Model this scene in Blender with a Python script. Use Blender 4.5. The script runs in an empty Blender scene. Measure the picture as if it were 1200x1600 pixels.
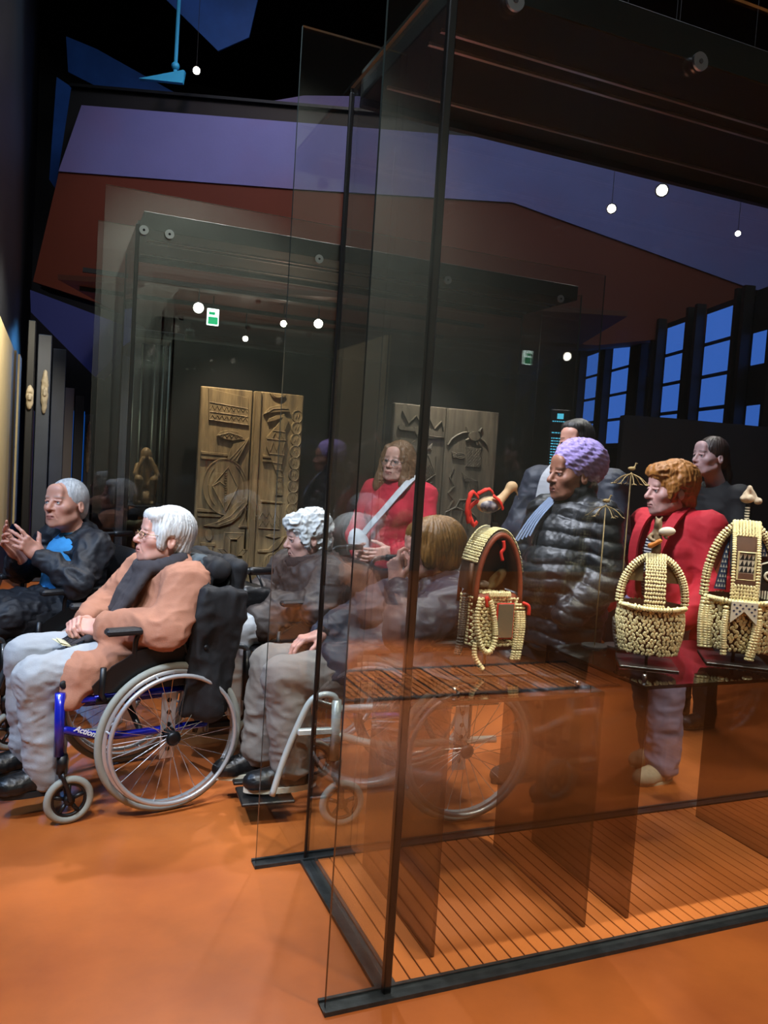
import bpy, math, random
import numpy as np
from mathutils import Vector, Matrix
random.seed(7); RNG = np.random.default_rng(7)
SC = bpy.context.scene
COL = SC.collection
PI = math.pi
# ------------------------------------------------------------------ camera
def make_camera():
    yaw, pitch, roll = map(math.radians, (22.7, -3.6, 3.7))
    fw = Vector((math.sin(yaw)*math.cos(pitch), math.cos(yaw)*math.cos(pitch), math.sin(pitch)))
    r0 = Vector((math.cos(yaw), -math.sin(yaw), 0)); u0 = r0.cross(fw)
    r = r0*math.cos(roll)+u0*math.sin(roll); u = -r0*math.sin(roll)+u0*math.cos(roll)
    cd = bpy.data.cameras.new('camera'); cd.sensor_fit = 'VERTICAL'; cd.sensor_height = 36; cd.sensor_width = 27
    cd.lens = 1250/1600*36; cd.clip_start = .05; cd.clip_end = 200
    co = bpy.data.objects.new('camera', cd); COL.objects.link(co)
    co.matrix_world = Matrix(((r.x, u.x, -fw.x, 0), (r.y, u.y, -fw.y, 0), (r.z, u.z, -fw.z, 1.45), (0, 0, 0, 1)))
    SC.camera = co
make_camera()
SC.view_settings.view_transform = 'Standard'; SC.view_settings.look = 'None'
SC.view_settings.gamma = 1; SC.view_settings.use_curve_mapping = False
SC.view_settings.exposure = 0.45
SC.cycles.transparent_max_bounces = 48; SC.cycles.max_bounces = 8; SC.cycles.diffuse_bounces = 3
SC.cycles.glossy_bounces = 4; SC.cycles.use_denoising = True
SC.cycles.sample_clamp_indirect = 4.0
SC.cycles.caustics_reflective = False; SC.cycles.caustics_refractive = False
# ------------------------------------------------------------------ world: the dim blue dusk of the hall
W = bpy.data.worlds.new('world'); SC.world = W; W.use_nodes = True
W.node_tree.nodes['Background'].inputs[0].default_value = (.10, .16, .32, 1)
W.node_tree.nodes['Background'].inputs[1].default_value = .035
# ------------------------------------------------------------------ lamps
def spot(name, loc, to, power, size_deg, col, blend=.5, rad=.05):
    l = bpy.data.lights.new(name, 'SPOT'); l.energy = power; l.spot_size = math.radians(size_deg)
    l.spot_blend = blend; l.color = col; l.shadow_soft_size = rad
    o = bpy.data.objects.new(name, l); COL.objects.link(o); o.location = loc
    o.rotation_euler = (Vector(to)-Vector(loc)).to_track_quat('-Z', 'Y').to_euler(); return o
def area(name, loc, to, power, sx, sy, col):
    l = bpy.data.lights.new(name, 'AREA'); l.shape = 'RECTANGLE'; l.size = sx; l.size_y = sy; l.energy = power; l.color = col
    o = bpy.data.objects.new(name, l); COL.objects.link(o); o.location = loc
    o.rotation_euler = (Vector(to)-Vector(loc)).to_track_quat('-Z', 'Y').to_euler(); return o
WARM = (1, .80, .56); NEUT = (1, .93, .84); COOL = (.62, .78, 1); BLUE = (.22, .42, 1)
# gallery spots on the hall ceiling
CW = (.80, .88, 1); NW = (1, .95, .90)
spot('hall_spot', (-1.6, 1.4, 4.4), (.2, 3.6, .95), 540, 40, (.70, .82, 1), .6, .10)
spot('hall_spot', (-.3, 1.2, 4.8), (1.3, 3.4, .95), 400, 40, CW, .6, .10)
spot('hall_spot', (1.1, 5.6, 5.2), (.35, 3.6, .7), 330, 46, NW, .6, .08)
spot('hall_spot', (2.2, 5.4, 5.2), (1.7, 3.3, .7), 260, 46, NW, .6, .08)
spot('hall_spot', (-.4, 3.0, 4.3), (2.15, 3.05, 1.35), 560, 30, (.84, .86, 1), .6, .08)
spot('hall_spot', (.4, 3.3, 4.6), (2.85, 3.2, 1.35), 760, 34, (.84, .86, 1), .6, .08)
spot('hall_spot', (.3, 1.9, 4.4), (1.95, 4.5, 1.4), 700, 24, (.88, .9, 1), .6, .08)
spot('hall_spot', (-2.4, 3.2, 3.4), (.05, 3.9, 1.05), 170, 44, (.30, .55, 1), .6, .15)
spot('hall_spot', (.2, -.4, 4.9), (.45, 1.7, 0), 260, 60, (1, .88, .72), .9, .15)
spot('hall_spot', (2.4, -.3, 4.9), (2.0, 1.5, 0), 360, 56, (1, .88, .72), .9, .15)
spot('hall_spot', (4.2, 4.6, 4.6), (2.9, 3.4, 0.1), 330, 60, NW, .8, .12)
spot('hall_spot', (2.4, -2.2, 3.4), (2.2, -.93, 0), 2600, 46, NW, .6, .1)
spot('hall_spot', (.30, 6.2, 3.2), (-.41, 8.2, 1.5), 260, 60, (1, .9, .68), .7, .08)
# spots under the hood of the near showcase
for x, tx, p in ((1.22, 1.36, 95), (1.80, 2.0, 85), (2.25, 2.42, 95), (2.9, 3.0, 50)):
    spot('showcase_spot', (x, 1.98, 2.62), (tx, 2.27, .95), p, 46, (1, .93, .78), .5, .02)
# spots under the hood of the far showcase
spot('showcase_spot', (.95, 4.86, 2.6), (1.2, 5.25, 1.15), 75, 70, (1, .86, .64), .6, .02)
spot('showcase_spot', (2.45, 4.86, 2.6), (2.62, 5.25, 1.15), 130, 70, (1, .92, .8), .6, .02)
# washes on the hanging volume and the corridor
spot('blue_wash', (-2.5, 4.5, 8.6), (.2, 10.2, 5.3), 800, 40, (.26, .42, 1), .8, .3)
spot('violet_wash', (2.5, 4.5, 8.6), (1.6, 10.1, 5.3), 230, 26, (.66, .52, 1), .9, .3)
spot('violet_wash', (4.5, 3.0, 8.6), (4.0, 9.2, 4.9), 60, 60, (.85, .75, 1), .8, .3)
spot('brown_wash', (2.0, 5.0, 8.2), (2.2, 9.6, 3.8), 330, 60, (1, .72, .5), .8, .3)
spot('roof_blue', (-1.0, 7.0, 6.4), (-.4, 11.5, 7.2), 420, 70, (.12, .38, 1), .7, .3)
spot('teal_wash', (.6, 8.2, 8.2), (-.42, 8.6, 4.4), 160, 40, (.25, .6, .9), .9, .3)
spot('corridor_blue', (.5, 12.9, 3.0), (.25, 9.5, 1.3), 120, 50, (.10, .42, 1), .7, .2)
spot('rear_warm', (2.4, 9.0, .6), (2.2, 8.2, 3.0), 60, 120, (1, .6, .4), .8, .2)
spot('rear_wall_wash', (2, -3.2, 7.5), (2.5, -5.9, 3.0), 2600, 90, (.92, .96, .92), .8, .3)  # added to light the wall behind the viewer for a veil on the panes
area('hall_ambient', (2, 3, 8.8), (2, 3, 0), 330, 9, 9, (.80, .86, 1))  # unseen overhead fill added to lift the whole hall
# ------------------------------------------------------------------ materials
def lin(h):
    h = h.lstrip('#'); v = [int(h[i:i+2], 16)/255 for i in (0, 2, 4)]
    return tuple(((c+.055)/1.055)**2.4 if c > .04045 else c/12.92 for c in v)+(1,)
MATS = {}
def mat(name, color='#808080', rough=.6, metal=0, bump=0, bscale=60, var=0, vscale=8, emit=None, estr=0, attr=None, coat=0, stretch=None, sss=0, spec=.5, bdist=.01, cols=None, ncoord='Object'):
    """procedural principled material; var mixes a darker/lighter tone by noise; attr = vertex colour layer"""
    if name in MATS: return MATS[name]
    m = bpy.data.materials.new(name); m.use_nodes = True; N = m.node_tree.nodes; L = m.node_tree.links
    b = N['Principled BSDF']; c = lin(color) if isinstance(color, str) else tuple(color)+(1,)
    b.inputs['Base Color'].default_value = c; b.inputs['Roughness'].default_value = rough; b.inputs['Metallic'].default_value = metal
    b.inputs['Specular IOR Level'].default_value = spec
    if coat: b.inputs['Coat Weight'].default_value = coat; b.inputs['Coat Roughness'].default_value = .12
    if sss:
        b.inputs['Subsurface Weight'].default_value = sss; b.inputs['Subsurface Radius'].default_value = (.012, .005, .003); b.inputs['Subsurface Scale'].default_value = 1
    if emit: b.inputs['Emission Color'].default_value = lin(emit); b.inputs['Emission Strength'].default_value = estr
    tc = N.new('ShaderNodeTexCoord'); mp = N.new('ShaderNodeMapping'); L.new(tc.outputs[ncoord], mp.inputs[0])
    if stretch: mp.inputs['Scale'].default_value = stretch
    src = None
    if attr:
        a = N.new('ShaderNodeVertexColor'); a.layer_name = attr; src = a.outputs[0]
    if var:
        n = N.new('ShaderNodeTexNoise'); n.inputs['Scale'].default_value = vscale; n.inputs['Detail'].default_value = 5; n.inputs['Roughness'].default_value = .6
        L.new(mp.outputs[0], n.inputs[0])
        rp = N.new('ShaderNodeMapRange'); rp.inputs[1].default_value = .3; rp.inputs[2].default_value = .7
        rp.inputs[3].default_value = 1-var; rp.inputs[4].default_value = 1+var; L.new(n.outputs[0], rp.inputs[0])
        mx = N.new('ShaderNodeMix'); mx.data_type = 'RGBA'; mx.blend_type = 'MULTIPLY'; mx.inputs[0].default_value = 1
        if src: L.new(src, mx.inputs[6])
        else: mx.inputs[6].default_value = c
        L.new(rp.outputs[0], mx.inputs[7]); src = mx.outputs[2]
        if cols:
            cm = N.new('ShaderNodeMix'); cm.data_type = 'RGBA'; cm.inputs[7].default_value = lin(cols)
            r2 = N.new('ShaderNodeMapRange'); r2.inputs[1].default_value = .45; r2.inputs[2].default_value = .75
            n3 = N.new('ShaderNodeTexNoise'); n3.inputs['Scale'].default_value = vscale*.6; n3.inputs['Detail'].default_value = 4; L.new(mp.outputs[0], n3.inputs[0])
            L.new(n3.outputs[0], r2.inputs[0]); L.new(r2.outputs[0], cm.inputs[0]); L.new(src, cm.inputs[6]); src = cm.outputs[2]
    if src: L.new(src, b.inputs['Base Color'])
    if bump:
        n2 = N.new('ShaderNodeTexNoise'); n2.inputs['Scale'].default_value = bscale; n2.inputs['Detail'].default_value = 3
        L.new(mp.outputs[0], n2.inputs[0]); bp = N.new('ShaderNodeBump'); bp.inputs['Strength'].default_value = bump; bp.inputs['Distance'].default_value = bdist
        L.new(n2.outputs[0], bp.inputs['Height']); L.new(bp.outputs[0], b.inputs['Normal'])
    MATS[name] = m; return m
def glass(name, tint=(.93, .95, .94), ior=1.5, rough=0.0, boost=1.0):
    """clear pane: straight-through transmission and mirror reflection weighed by Fresnel on both faces"""
    m = bpy.data.materials.new(name); m.use_nodes = True; N = m.node_tree.nodes; L = m.node_tree.links
    N.remove(N['Principled BSDF']); out = N['Material Output']
    t = N.new('ShaderNodeBsdfTransparent'); t.inputs[0].default_value = tint+(1,)
    g = N.new('ShaderNodeBsdfGlossy'); g.inputs['Roughness'].default_value = rough; g.inputs[0].default_value = (1, 1, 1, 1)
    ge = N.new('ShaderNodeNewGeometry'); io = N.new('ShaderNodeMapRange')
    io.inputs[3].default_value = ior; io.inputs[4].default_value = 1/ior; L.new(ge.outputs['Backfacing'], io.inputs[0])
    f = N.new('ShaderNodeFresnel'); L.new(io.outputs[0], f.inputs['IOR'])
    mu = N.new('ShaderNodeMath'); mu.operation = 'MULTIPLY'; mu.inputs[1].default_value = boost; mu.use_clamp = True; L.new(f.outputs[0], mu.inputs[0])
    mx = N.new('ShaderNodeMixShader'); L.new(mu.outputs[0], mx.inputs[0]); L.new(t.outputs[0], mx.inputs[1]); L.new(g.outputs[0], mx.inputs[2])
    L.new(mx.outputs[0], out.inputs[0]); MATS[name] = m; return m
# ------------------------------------------------------------------ mesh helpers
class MB:
    def __init__(s): s.v = []; s.f = []; s.mi = []
    def add(s, vs, fs, m=0):
        o = len(s.v); s.v += [tuple(v) for v in vs]; s.f += [tuple(i+o for i in f) for f in fs]; s.mi += [m]*len(fs); return s
    def box(s, x0, x1, y0, y1, z0, z1, m=0, M=None):
        vs = [Vector((x, y, z)) for z in (z0, z1) for y in (y0, y1) for x in (x0, x1)]
        if M is not None: vs = [M @ v for v in vs]
        return s.add(vs, [(0, 2, 3, 1), (4, 5, 7, 6), (0, 1, 5, 4), (2, 6, 7, 3), (0, 4, 6, 2), (1, 3, 7, 5)], m)
    def bbox(s, x0, x1, y0, y1, z0, z1, b=.004, m=0, M=None):
        """box with bevelled edges"""
        vs = []; idx = {}
        for i, x in enumerate((x0, x1)):
            for j, y in enumerate((y0, y1)):
                for k, z in enumerate((z0, z1)):
                    sx, sy, sz = (b if i == 0 else -b), (b if j == 0 else -b), (b if k == 0 else -b)
                    for a, p in enumerate(((x, y+sy, z+sz), (x+sx, y, z+sz), (x+sx, y+sy, z))):
                        idx[i, j, k, a] = len(vs); vs.append(Vector(p))
        I = idx; fs = []
        for i in (0, 1):
            q = [I[i, 0, 0, 0], I[i, 1, 0, 0], I[i, 1, 1, 0], I[i, 0, 1, 0]]; fs.append(q if i else q[::-1])
            q = [I[0, i, 0, 1], I[1, i, 0, 1], I[1, i, 1, 1], I[0, i, 1, 1]]; fs.append(q[::-1] if i else q)
            q = [I[0, 0, i, 2], I[1, 0, i, 2], I[1, 1, i, 2], I[0, 1, i, 2]]; fs.append(q if i else q[::-1])
        for i in (0, 1):
            for j in (0, 1):
                fs.append([I[i, j, 0, 0], I[i, j, 1, 0], I[i, j, 1, 1], I[i, j, 0, 1]])
                fs.append([I[0, i, j, 1], I[1, i, j, 1], I[1, i, j, 2], I[0, i, j, 2]])
                fs.append([I[i, 0, j, 0], I[i, 1, j, 0], I[i, 1, j, 2], I[i, 0, j, 2]])
                for k in (0, 1): fs.append([I[i, j, k, 0], I[i, j, k, 1], I[i, j, k, 2]])
        if M is not None: vs = [M @ v for v in vs]
        return s.add(vs, fs, m)
    def tube(s, pts, r, n=8, closed=False, m=0, cap=True, flat=1.0):
        """sweep a circle along pts; r may be a list"""
        P = [Vector(p) for p in pts]; k = len(P); R = r if isinstance(r, (list, tuple)) else [r]*k
        T = []
        for i in range(k):
            a = P[i-1] if (i > 0 or closed) else P[i]; b = P[(i+1) % k] if (i < k-1 or closed) else P[i]
            t = (b-a); T.append(t.normalized() if t.length > 1e-9 else Vector((0, 0, 1)))
        u = T[0].orthogonal().normalized(); vs = []
        for i in range(k):
            if i: u = (T[i-1].rotation_difference(T[i]) @ u); u = (u-T[i]*u.dot(T[i])).normalized()
            w = T[i].cross(u)
            for j in range(n):
                a = 2*PI*j/n; vs.append(P[i]+u*math.cos(a)*R[i]+w*math.sin(a)*R[i]*flat)
        fs = []
        for i in range(k if closed else k-1):
            for j in range(n):
                a, b = i*n+j, i*n+(j+1) % n; i2 = (i+1) % k; fs.append((a, b, i2*n+(j+1) % n, i2*n+j))
        if cap and not closed: fs.append(tuple(range(n))[::-1]); fs.append(tuple((k-1)*n+j for j in range(n)))
        return s.add(vs, fs, m)
    def torus(s, c, ax, R, r, n=40, k=8, m=0):
        ax = Vector(ax).normalized(); u = ax.orthogonal().normalized(); w = ax.cross(u)
        return s.tube([Vector(c)+(u*math.cos(2*PI*i/n)+w*math.sin(2*PI*i/n))*R for i in range(n)], r, k, True, m)
    def cyl(s, a, b, r, n=16, m=0, r2=None): return s.tube([a, b], [r, r if r2 is None else r2], n, m=m)
    def ball(s, c, r, n=12, k=8, m=0, R=(1, 1, 1)):
        vs = [(c[0]+r*R[0]*math.sin(PI*i/k)*math.cos(2*PI*j/n), c[1]+r*R[1]*math.sin(PI*i/k)*math.sin(2*PI*j/n), c[2]+r*R[2]*math.cos(PI*i/k)) for i in range(k+1) for j in range(n)]
        return s.add(vs, [(i*n+j, (i+1)*n+j, (i+1)*n+(j+1) % n, i*n+(j+1) % n) for i in range(k) for j in range(n)], m)
    def lathe(s, prof, n=24, c=(0, 0, 0), m=0):
        vs = [(c[0]+r*math.cos(2*PI*j/n), c[1]+r*math.sin(2*PI*j/n), c[2]+z) for r, z in prof for j in range(n)]
        k = len(prof); fs = [(i*n+j, i*n+(j+1) % n, (i+1)*n+(j+1) % n, (i+1)*n+j) for i in range(k-1) for j in range(n)]
        return s.add(vs, fs, m)
    def prism(s, poly, d0, d1, M, m=0, bev=0):
        """2-D outline (u,v) extruded from depth d0 to d1; M maps (u, v, d) to space"""
        n = len(poly); ar = sum(poly[i][0]*poly[(i+1) % n][1]-poly[(i+1) % n][0]*poly[i][1] for i in range(n))
        if ar < 0: poly = poly[::-1]
        if bev:
            cx = sum(p[0] for p in poly)/n; cy = sum(p[1] for p in poly)/n
            top = []
            for i in range(n):
                a, b, c = poly[i-1], poly[i], poly[(i+1) % n]
                t = Vector((c[0]-a[0], c[1]-a[1])); t = t.normalized() if t.length else Vector((1, 0)); top.append((b[0]-t.y*bev, b[1]+t.x*bev))
        else: top = poly
        vs = [M @ Vector((p[0], p[1], d0)) for p in poly]+[M @ Vector((p[0], p[1], d1)) for p in top]
        return s.add(vs, [tuple(range(n))[::-1], tuple(range(n, 2*n))]+[(i, (i+1) % n, n+(i+1) % n, n+i) for i in range(n)], m)
    def mesh(s, name, mats, smooth=False):
        me = bpy.data.meshes.new(name); me.from_pydata(s.v, [], s.f)
        for m in (mats if isinstance(mats, (list, tuple)) else [mats]): me.materials.append(m)
        if any(s.mi): me.polygons.foreach_set('material_index', s.mi)
        if smooth: me.polygons.foreach_set('use_smooth', [True]*len(me.polygons))
        me.update(); return me
    def build(s, name, mats, parent=None, smooth=False): return link(name, s.mesh(name, mats, smooth), parent)
def link(name, me, parent=None):
    o = bpy.data.objects.new(name, me); COL.objects.link(o)
    if parent is not None: o.parent = parent
    return o
def tag(o, label, cat=None, group=None, kind=None):
    o['label'] = label
    if cat: o['category'] = cat
    if group: o['group'] = group
    if kind: o['kind'] = kind
    return o
def empty(name, loc=(0, 0, 0), rz=0):
    o = bpy.data.objects.new(name, None); COL.objects.link(o); o.location = loc; o.rotation_euler = (0, 0, rz); o.empty_display_size = .1; return o
def plab(o, label): o['label'] = label; return o
def smooth_path(pts, n=6):
    """Catmull-Rom through the points"""
    P = [Vector(p) for p in pts]; out = []
    for i in range(len(P)-1):
        a = P[max(i-1, 0)]; b = P[i]; c = P[i+1]; d = P[min(i+2, len(P)-1)]
        for k in range(n):
            t = k/n; out.append(.5*((2*b)+(c-a)*t+(2*a-5*b+4*c-d)*t*t+(3*b-a-3*c+d)*t**3))
    out.append(P[-1]); return out
# ================================================================== materials shared by the setting
mat('floor_orange', '#b5632c', .36, var=.13, vscale=3.5, bump=.06, bscale=22, cols='#9a4f24', ncoord='Object')
mat('slat_orange', '#c8743a', .34, var=.10, vscale=3, bump=.02, bscale=30, stretch=(6, .6, 6))
mat('dark_gap', '#0d0806', .8); mat('black', '#050506', .55); mat('black_panel', '#060607', .7, spec=.2)
mat('channel', '#3a3f42', .45, .6, var=.35, vscale=18, bump=.15, bscale=40)
mat('seal', '#060606', .35); mat('edge_glass', '#9fb4ae', .15, coat=.4); mat('edge_dark', '#27302e', .25)
mat('steel', '#b9bcc0', .28, 1); mat('chrome', '#d5d8dc', .12, 1); mat('dark_steel', '#2b2d30', .4, .8)
mat('hood', '#0e140f', .5, spec=.2); mat('hood_face', '#22251f', .35)
mat('bronze_top', '#17120f', .18, spec=.6)
mat('brown_wall', '#5c2410', .75, var=.10, vscale=.8); mat('lavender', '#666da8', .7, var=.08, vscale=1.2, bump=.08, bscale=40, cols='#746699')
mat('soffit_violet', '#3a4488', .6); mat('wall_olive', '#6d7168', .8, var=.25, vscale=.5); mat('wall_black', '#07080b', .6); mat('wall_navy', '#10141d', .55, var=.3, vscale=1.5); mat('ceil_brown', '#4a2416', .6, var=.2, vscale=2)
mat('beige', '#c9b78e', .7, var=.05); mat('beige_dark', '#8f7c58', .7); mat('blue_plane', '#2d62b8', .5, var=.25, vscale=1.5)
mat('cyan_plane', '#38b6e8', .5); mat('pane_blue', '#12203a', .2, emit='#3f6fd0', estr=.75)  # blue pane glow stands in for windows mirrored in the glass
mat('corridor_glow', '#0a2a66', .4, emit='#1f6cd8', estr=.5); mat('mullion', '#0c0908', .5)
mat('lamp_emit', '#ffffff', .5, emit='#fff4e2', estr=40); mat('led_emit', '#ffffff', .5, emit='#fff0d8', estr=2.0)
mat('exit_green', '#0a7f4a', .5, emit='#18b070', estr=1.2); mat('exit_white', '#ffffff', .5, emit='#e8fff6', estr=3.5)
glass('clear_glass', (.925, .935, .93)); glass('bronze_glass', (.56, .50, .47), 1.45, 0.0, 1.0); glass('smoke_glass', (.42, .36, .33), 1.45, .02)
G = MATS
# ================================================================== floor
f = MB().box(-9, 14, -6, 20, -.2, 0).build('floor', G['floor_orange']); tag(f, 'polished orange floor running under everything', kind='structure')
# ================================================================== showcases
def pane(name, parent, x0, x1, y0, y1, z0, z1, edge='edge_dark'):
    mb = MB(); mb.box(x0, x1, y0, y1, z0, z1)
    thin_x = (x1-x0) < (y1-y0)
    # faces order: bottom, top, front(-y), back(+y), left(-x), right(+x)
    mb.mi = [1, 2, 0, 0, 1, 1] if not thin_x else [1, 2, 1, 1, 0, 0]
    return mb.build(name, [G['clear_glass'], G[edge], G['edge_glass']], parent)
def bolt(parent, x, y, z, r=.026):
    mb = MB(); mb.lathe([(0, 0), (r*.75, 0), (r, .004), (r, .012), (0, .012)], 20)
    for i, v in enumerate(mb.v): mb.v[i] = (x+v[0], y-v[2], z+v[1])
    o = mb.build('bolt', G['steel'], parent)
    MB().cyl((x, y-.0135, z), (x, y-.008, z), r*.28, 8).build('socket', G['black'], o); return o
def showcase(name, label, X0, X1, Y0, Y1, wing, H, bolts, slats, right_wing=True):
    """two long panes that overshoot the end panes, dark channels in the floor, a hood and a slatted floor"""
    t = empty(name, ((X0+X1)/2, (Y0+Y1)/2, 0)); tag(t, label, 'showcase'); ox, oy = t.location.x, t.location.y
    g = .012; xw0 = X0-wing; xw1 = X1+(wing if right_wing else 0)
    def P(n, *a, **k):
        x0, x1, y0, y1, z0, z1 = a; return pane(n, t, x0-ox, x1-ox, y0-oy, y1-oy, z0, z1, **k)
    P('front_pane', xw0, xw1, Y0-g, Y0, .004, H); P('back_pane', xw0, xw1, Y1, Y1+g, .004, H)
    P('end_pane', X0-g, X0, Y0+.001, Y1-.001, .004, H-.16)
    if right_wing: P('end_pane', X1, X1+g, Y0+.001, Y1-.001, .004, H-.16)
    for (x, y, w) in ((X0-.008, Y0+.008, .014), (X0-.006, Y1-.006, .010)):
        MB().bbox(x-w-ox, x+w*.6-ox, y-w-oy, y+w*.6-oy, .002, H-.18, .003).build('corner_seal', G['seal'], t)
    w = .026
    for a in ((xw0-.01, xw1, Y0-w-.01, Y0+w), (xw0-.01, xw1, Y1-w, Y1+w+.006), (X0-w-.01, X0+w, Y0+w, Y1-w)):
        ch = MB(); ch.box(a[0]-ox, a[1]-ox, a[2]-oy, a[3]-oy, -.004, .006)
        if a[1]-a[0] > a[3]-a[2]:
            ch.box(a[0]-ox, a[1]-ox, a[2]-oy, a[2]+.008-oy, .006, .013); ch.box(a[0]-ox, a[1]-ox, a[3]-.01-oy, a[3]-oy, .006, .012)
        else:
            ch.box(a[0]-ox, a[0]+.010-ox, a[2]-oy, a[3]-oy, .006, .012); ch.box(a[1]-.01-ox, a[1]-ox, a[2]-oy, a[3]-oy, .006, .012)
        ch.build('floor_channel', G['channel'], t)
    # hood
    hb = MB(); hb.bbox(X0+.02-ox, X1-ox-.02, Y0+.012-oy, Y1-.012-oy, H-.20, H-.10, .003); ho = hb.build('hood', G['hood'], t)
    for yy in (Y0+.22, Y0+.30, Y1-.16):
        MB().box(X0+.06-ox, X1-.06-ox, yy-.006-oy, yy+.006-oy, H-.209, H-.2001).build('light_rail', G['steel'], ho)
    MB().box(X0+.02-ox, X1-.02-ox, Y1-.04-oy, Y1-.012-oy, H-.225, H-.2001).build('rear_lip', G['dark_steel'], ho)
    for bx in bolts: bolt(t, bx-ox, Y0-g-oy, H-.215)
    if slats:
        MB().box(X0+w-ox, X1-ox-w, Y0+w-oy, Y1-w-oy, -.003, .002).build('slat_bed', G['dark_gap'], t)
        pitch = .047; n = int((X1-X0-2*w)/pitch)
        sm = MB().bbox(0, pitch-.0045, Y0+w+.004-oy, Y1-w-.004-oy, .0021, .009, .001).mesh('slat', G['slat_orange'])
        for i in range(n):
            o = link('slat', sm, t); o.location.x = X0+w+.003+i*pitch-ox
    return t
near_case = showcase('glass_showcase', 'large frameless glass showcase with slatted orange floor around the shell headdresses', .905, 4.3, 1.90, 2.67, .19, 2.87, (1.06, 1.68, 2.30, 2.92), True, False)
far_case = showcase('glass_showcase', 'long glass showcase enclosing the carved wooden doors behind the wheelchairs', .41, 3.40, 4.79, 5.56, .19, 2.87, (.43, .57, 1.46, 2.34, 3.22), False)
bp = MB().bbox(.70-1.905, 3.33-1.905, 5.45-5.175, 5.49-5.175, .02, 2.16, .004).build('back_board', G['black_panel'], far_case)
MB().bbox(.46-1.905, 3.36-1.905, 4.84-5.175, 5.50-5.175, .0, .05, .004).build('plinth', G['black_panel'], far_case)
# slatted floor of the matching showcase behind the viewer, mirrored in the near panes
bt = empty('showcase_floor', (2.3, -.93, 0)); tag(bt, 'slatted orange floor of the next showcase, mirrored in the near glass', 'showcase')
MB().box(-1.4, 1.4, -.33, .33, .0005, .003).build('slat_bed', G['dark_gap'], bt)
sm = MB().bbox(0, .037, -.30, .30, .0031, .009, .001).mesh('slat', G['slat_orange'])
for i in range(54):
    o = link('slat', sm, bt); o.location.x = -1.36+i*.047+(i//3)*.012
for s in (-1, 1): MB().box(-1.4, 1.4, s*.315-.018, s*.315+.018, .003, .013).build('floor_channel', G['channel'], bt)
# ================================================================== bridge tables inside the near showcase
def bridge_table(label, x0, x1, z):
    t = empty('display_table', ((x0+x1)/2, 2.28, .01)); tag(t, label, 'table', 'bridge tables in the near showcase'); ox, oy, oz = t.location
    y0, y1 = 2.0, 2.56; th = .012
    def slab(n, a, m): 
        mb = MB(); mb.box(a[0]-ox, a[1]-ox, a[2]-oy, a[3]-oy, a[4]-oz, a[5]-oz); return mb.build(n, m, t)
    slab('table_top', (x0, x1, y0, y1, z-th, z), [G['smoke_glass']])
    for x in (x0, x1-th):
        slab('leg_panel', (x, x+th, y0, y1, .01, z-th-.0005), [G['bronze_glass']])
    for x in (x0+.055, x1-.055): MB().cyl((x-ox, 2.07-oy, z-oz+.0002), (x-ox, 2.07-oy, z-oz+.018), .008, 12).build('knob', G['chrome'], t, True)
    return t
bridge_table('brown transparent bridge table under the arched headdress topped by a bird', 1.075, 1.625, .775)
bridge_table('brown transparent bridge table under the two larger shell headdresses', 1.785, 2.63, .785)
# ================================================================== far architecture
yaw = math.radians(22.7); RV = Vector((math.cos(yaw), -math.sin(yaw), 0)); NV = Vector((math.sin(yaw), math.cos(yaw), 0))
def UM(D): # maps (u along the facade, z, depth behind) to world on a facade D metres ahead
    o = NV*D; return Matrix(((RV.x, 0, NV.x, o.x), (RV.y, 0, NV.y, o.y), (0, 1, 0, 0), (0, 0, 0, 1)))
M10 = UM(10)
t = empty('hanging_gallery_box', NV*10); tag(t, 'huge hanging gallery box with brown face, lavender band and black frame', 'gallery box')
def part(name, poly, d0, d1, m, M=M10):
    mb = MB().prism(poly, d0, d1, Matrix.Translation(-t.location) @ M); return mb.build(name, G[m], t)
part('lavender_band', [(-3.98, 5.52), (7.5, 5.35), (7.5, 3.9), (4.36, 3.84), (2.92, 4.25), (1.32, 4.70), (-1.27, 4.69), (-4.23, 4.72)], -.02, .3, 'lavender')
part('brown_face', [(-4.23, 4.719), (-1.27, 4.689), (1.32, 4.699), (2.92, 4.249), (4.36, 3.839), (4.03, 3.30), (2.5, 3.05), (-3.2, 3.05), (-4.50, 3.38)], 0, .3, 'brown_wall')
part('black_frame', [(-4.25, 5.85), (7.5, 5.6), (7.5, 3.9), (4.3, 3.80), (4.03, 3.30), (2.5, 3.06), (-3.2, 3.06), (-4.54, 3.36)], .31, .6, 'wall_black')
part('top_coping', [(-4.25, 5.855), (7.5, 5.605), (7.5, 5.64), (-4.25, 5.89)], .25, .65, 'dark_steel')
part('soffit', [(-4.51, 3.27), (-4.49, 3.0), (-3.67, 2.26), (-3.45, 2.5), (-3.3, 2.9)], -.05, .28, 'soffit_violet')
part('underside', [(-3.4, 3.10), (2.3, 3.10), (2.3, 3.05), (-3.4, 3.05)], -1.9, 3.5, 'ceil_brown')
# rear walls and hall ceiling
o = MB().box(-9, 14, 17.5, 17.8, 0, 9).build('wall_back', G['wall_black']); tag(o, 'black rear wall of the hall', kind='structure')
o = MB().box(-9, 14, -6, 18, 9, 9.2).build('ceiling', G['wall_black']); tag(o, 'black hall ceiling high above', kind='structure')
o = MB().box(-9, 14, -6.3, -6.0, 0, 9).build('wall_front', G['wall_olive']); tag(o, 'grey-green wall behind the viewer, mirrored in the glass', kind='structure')  # unseen wall put in so its reflection veils the panes
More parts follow.
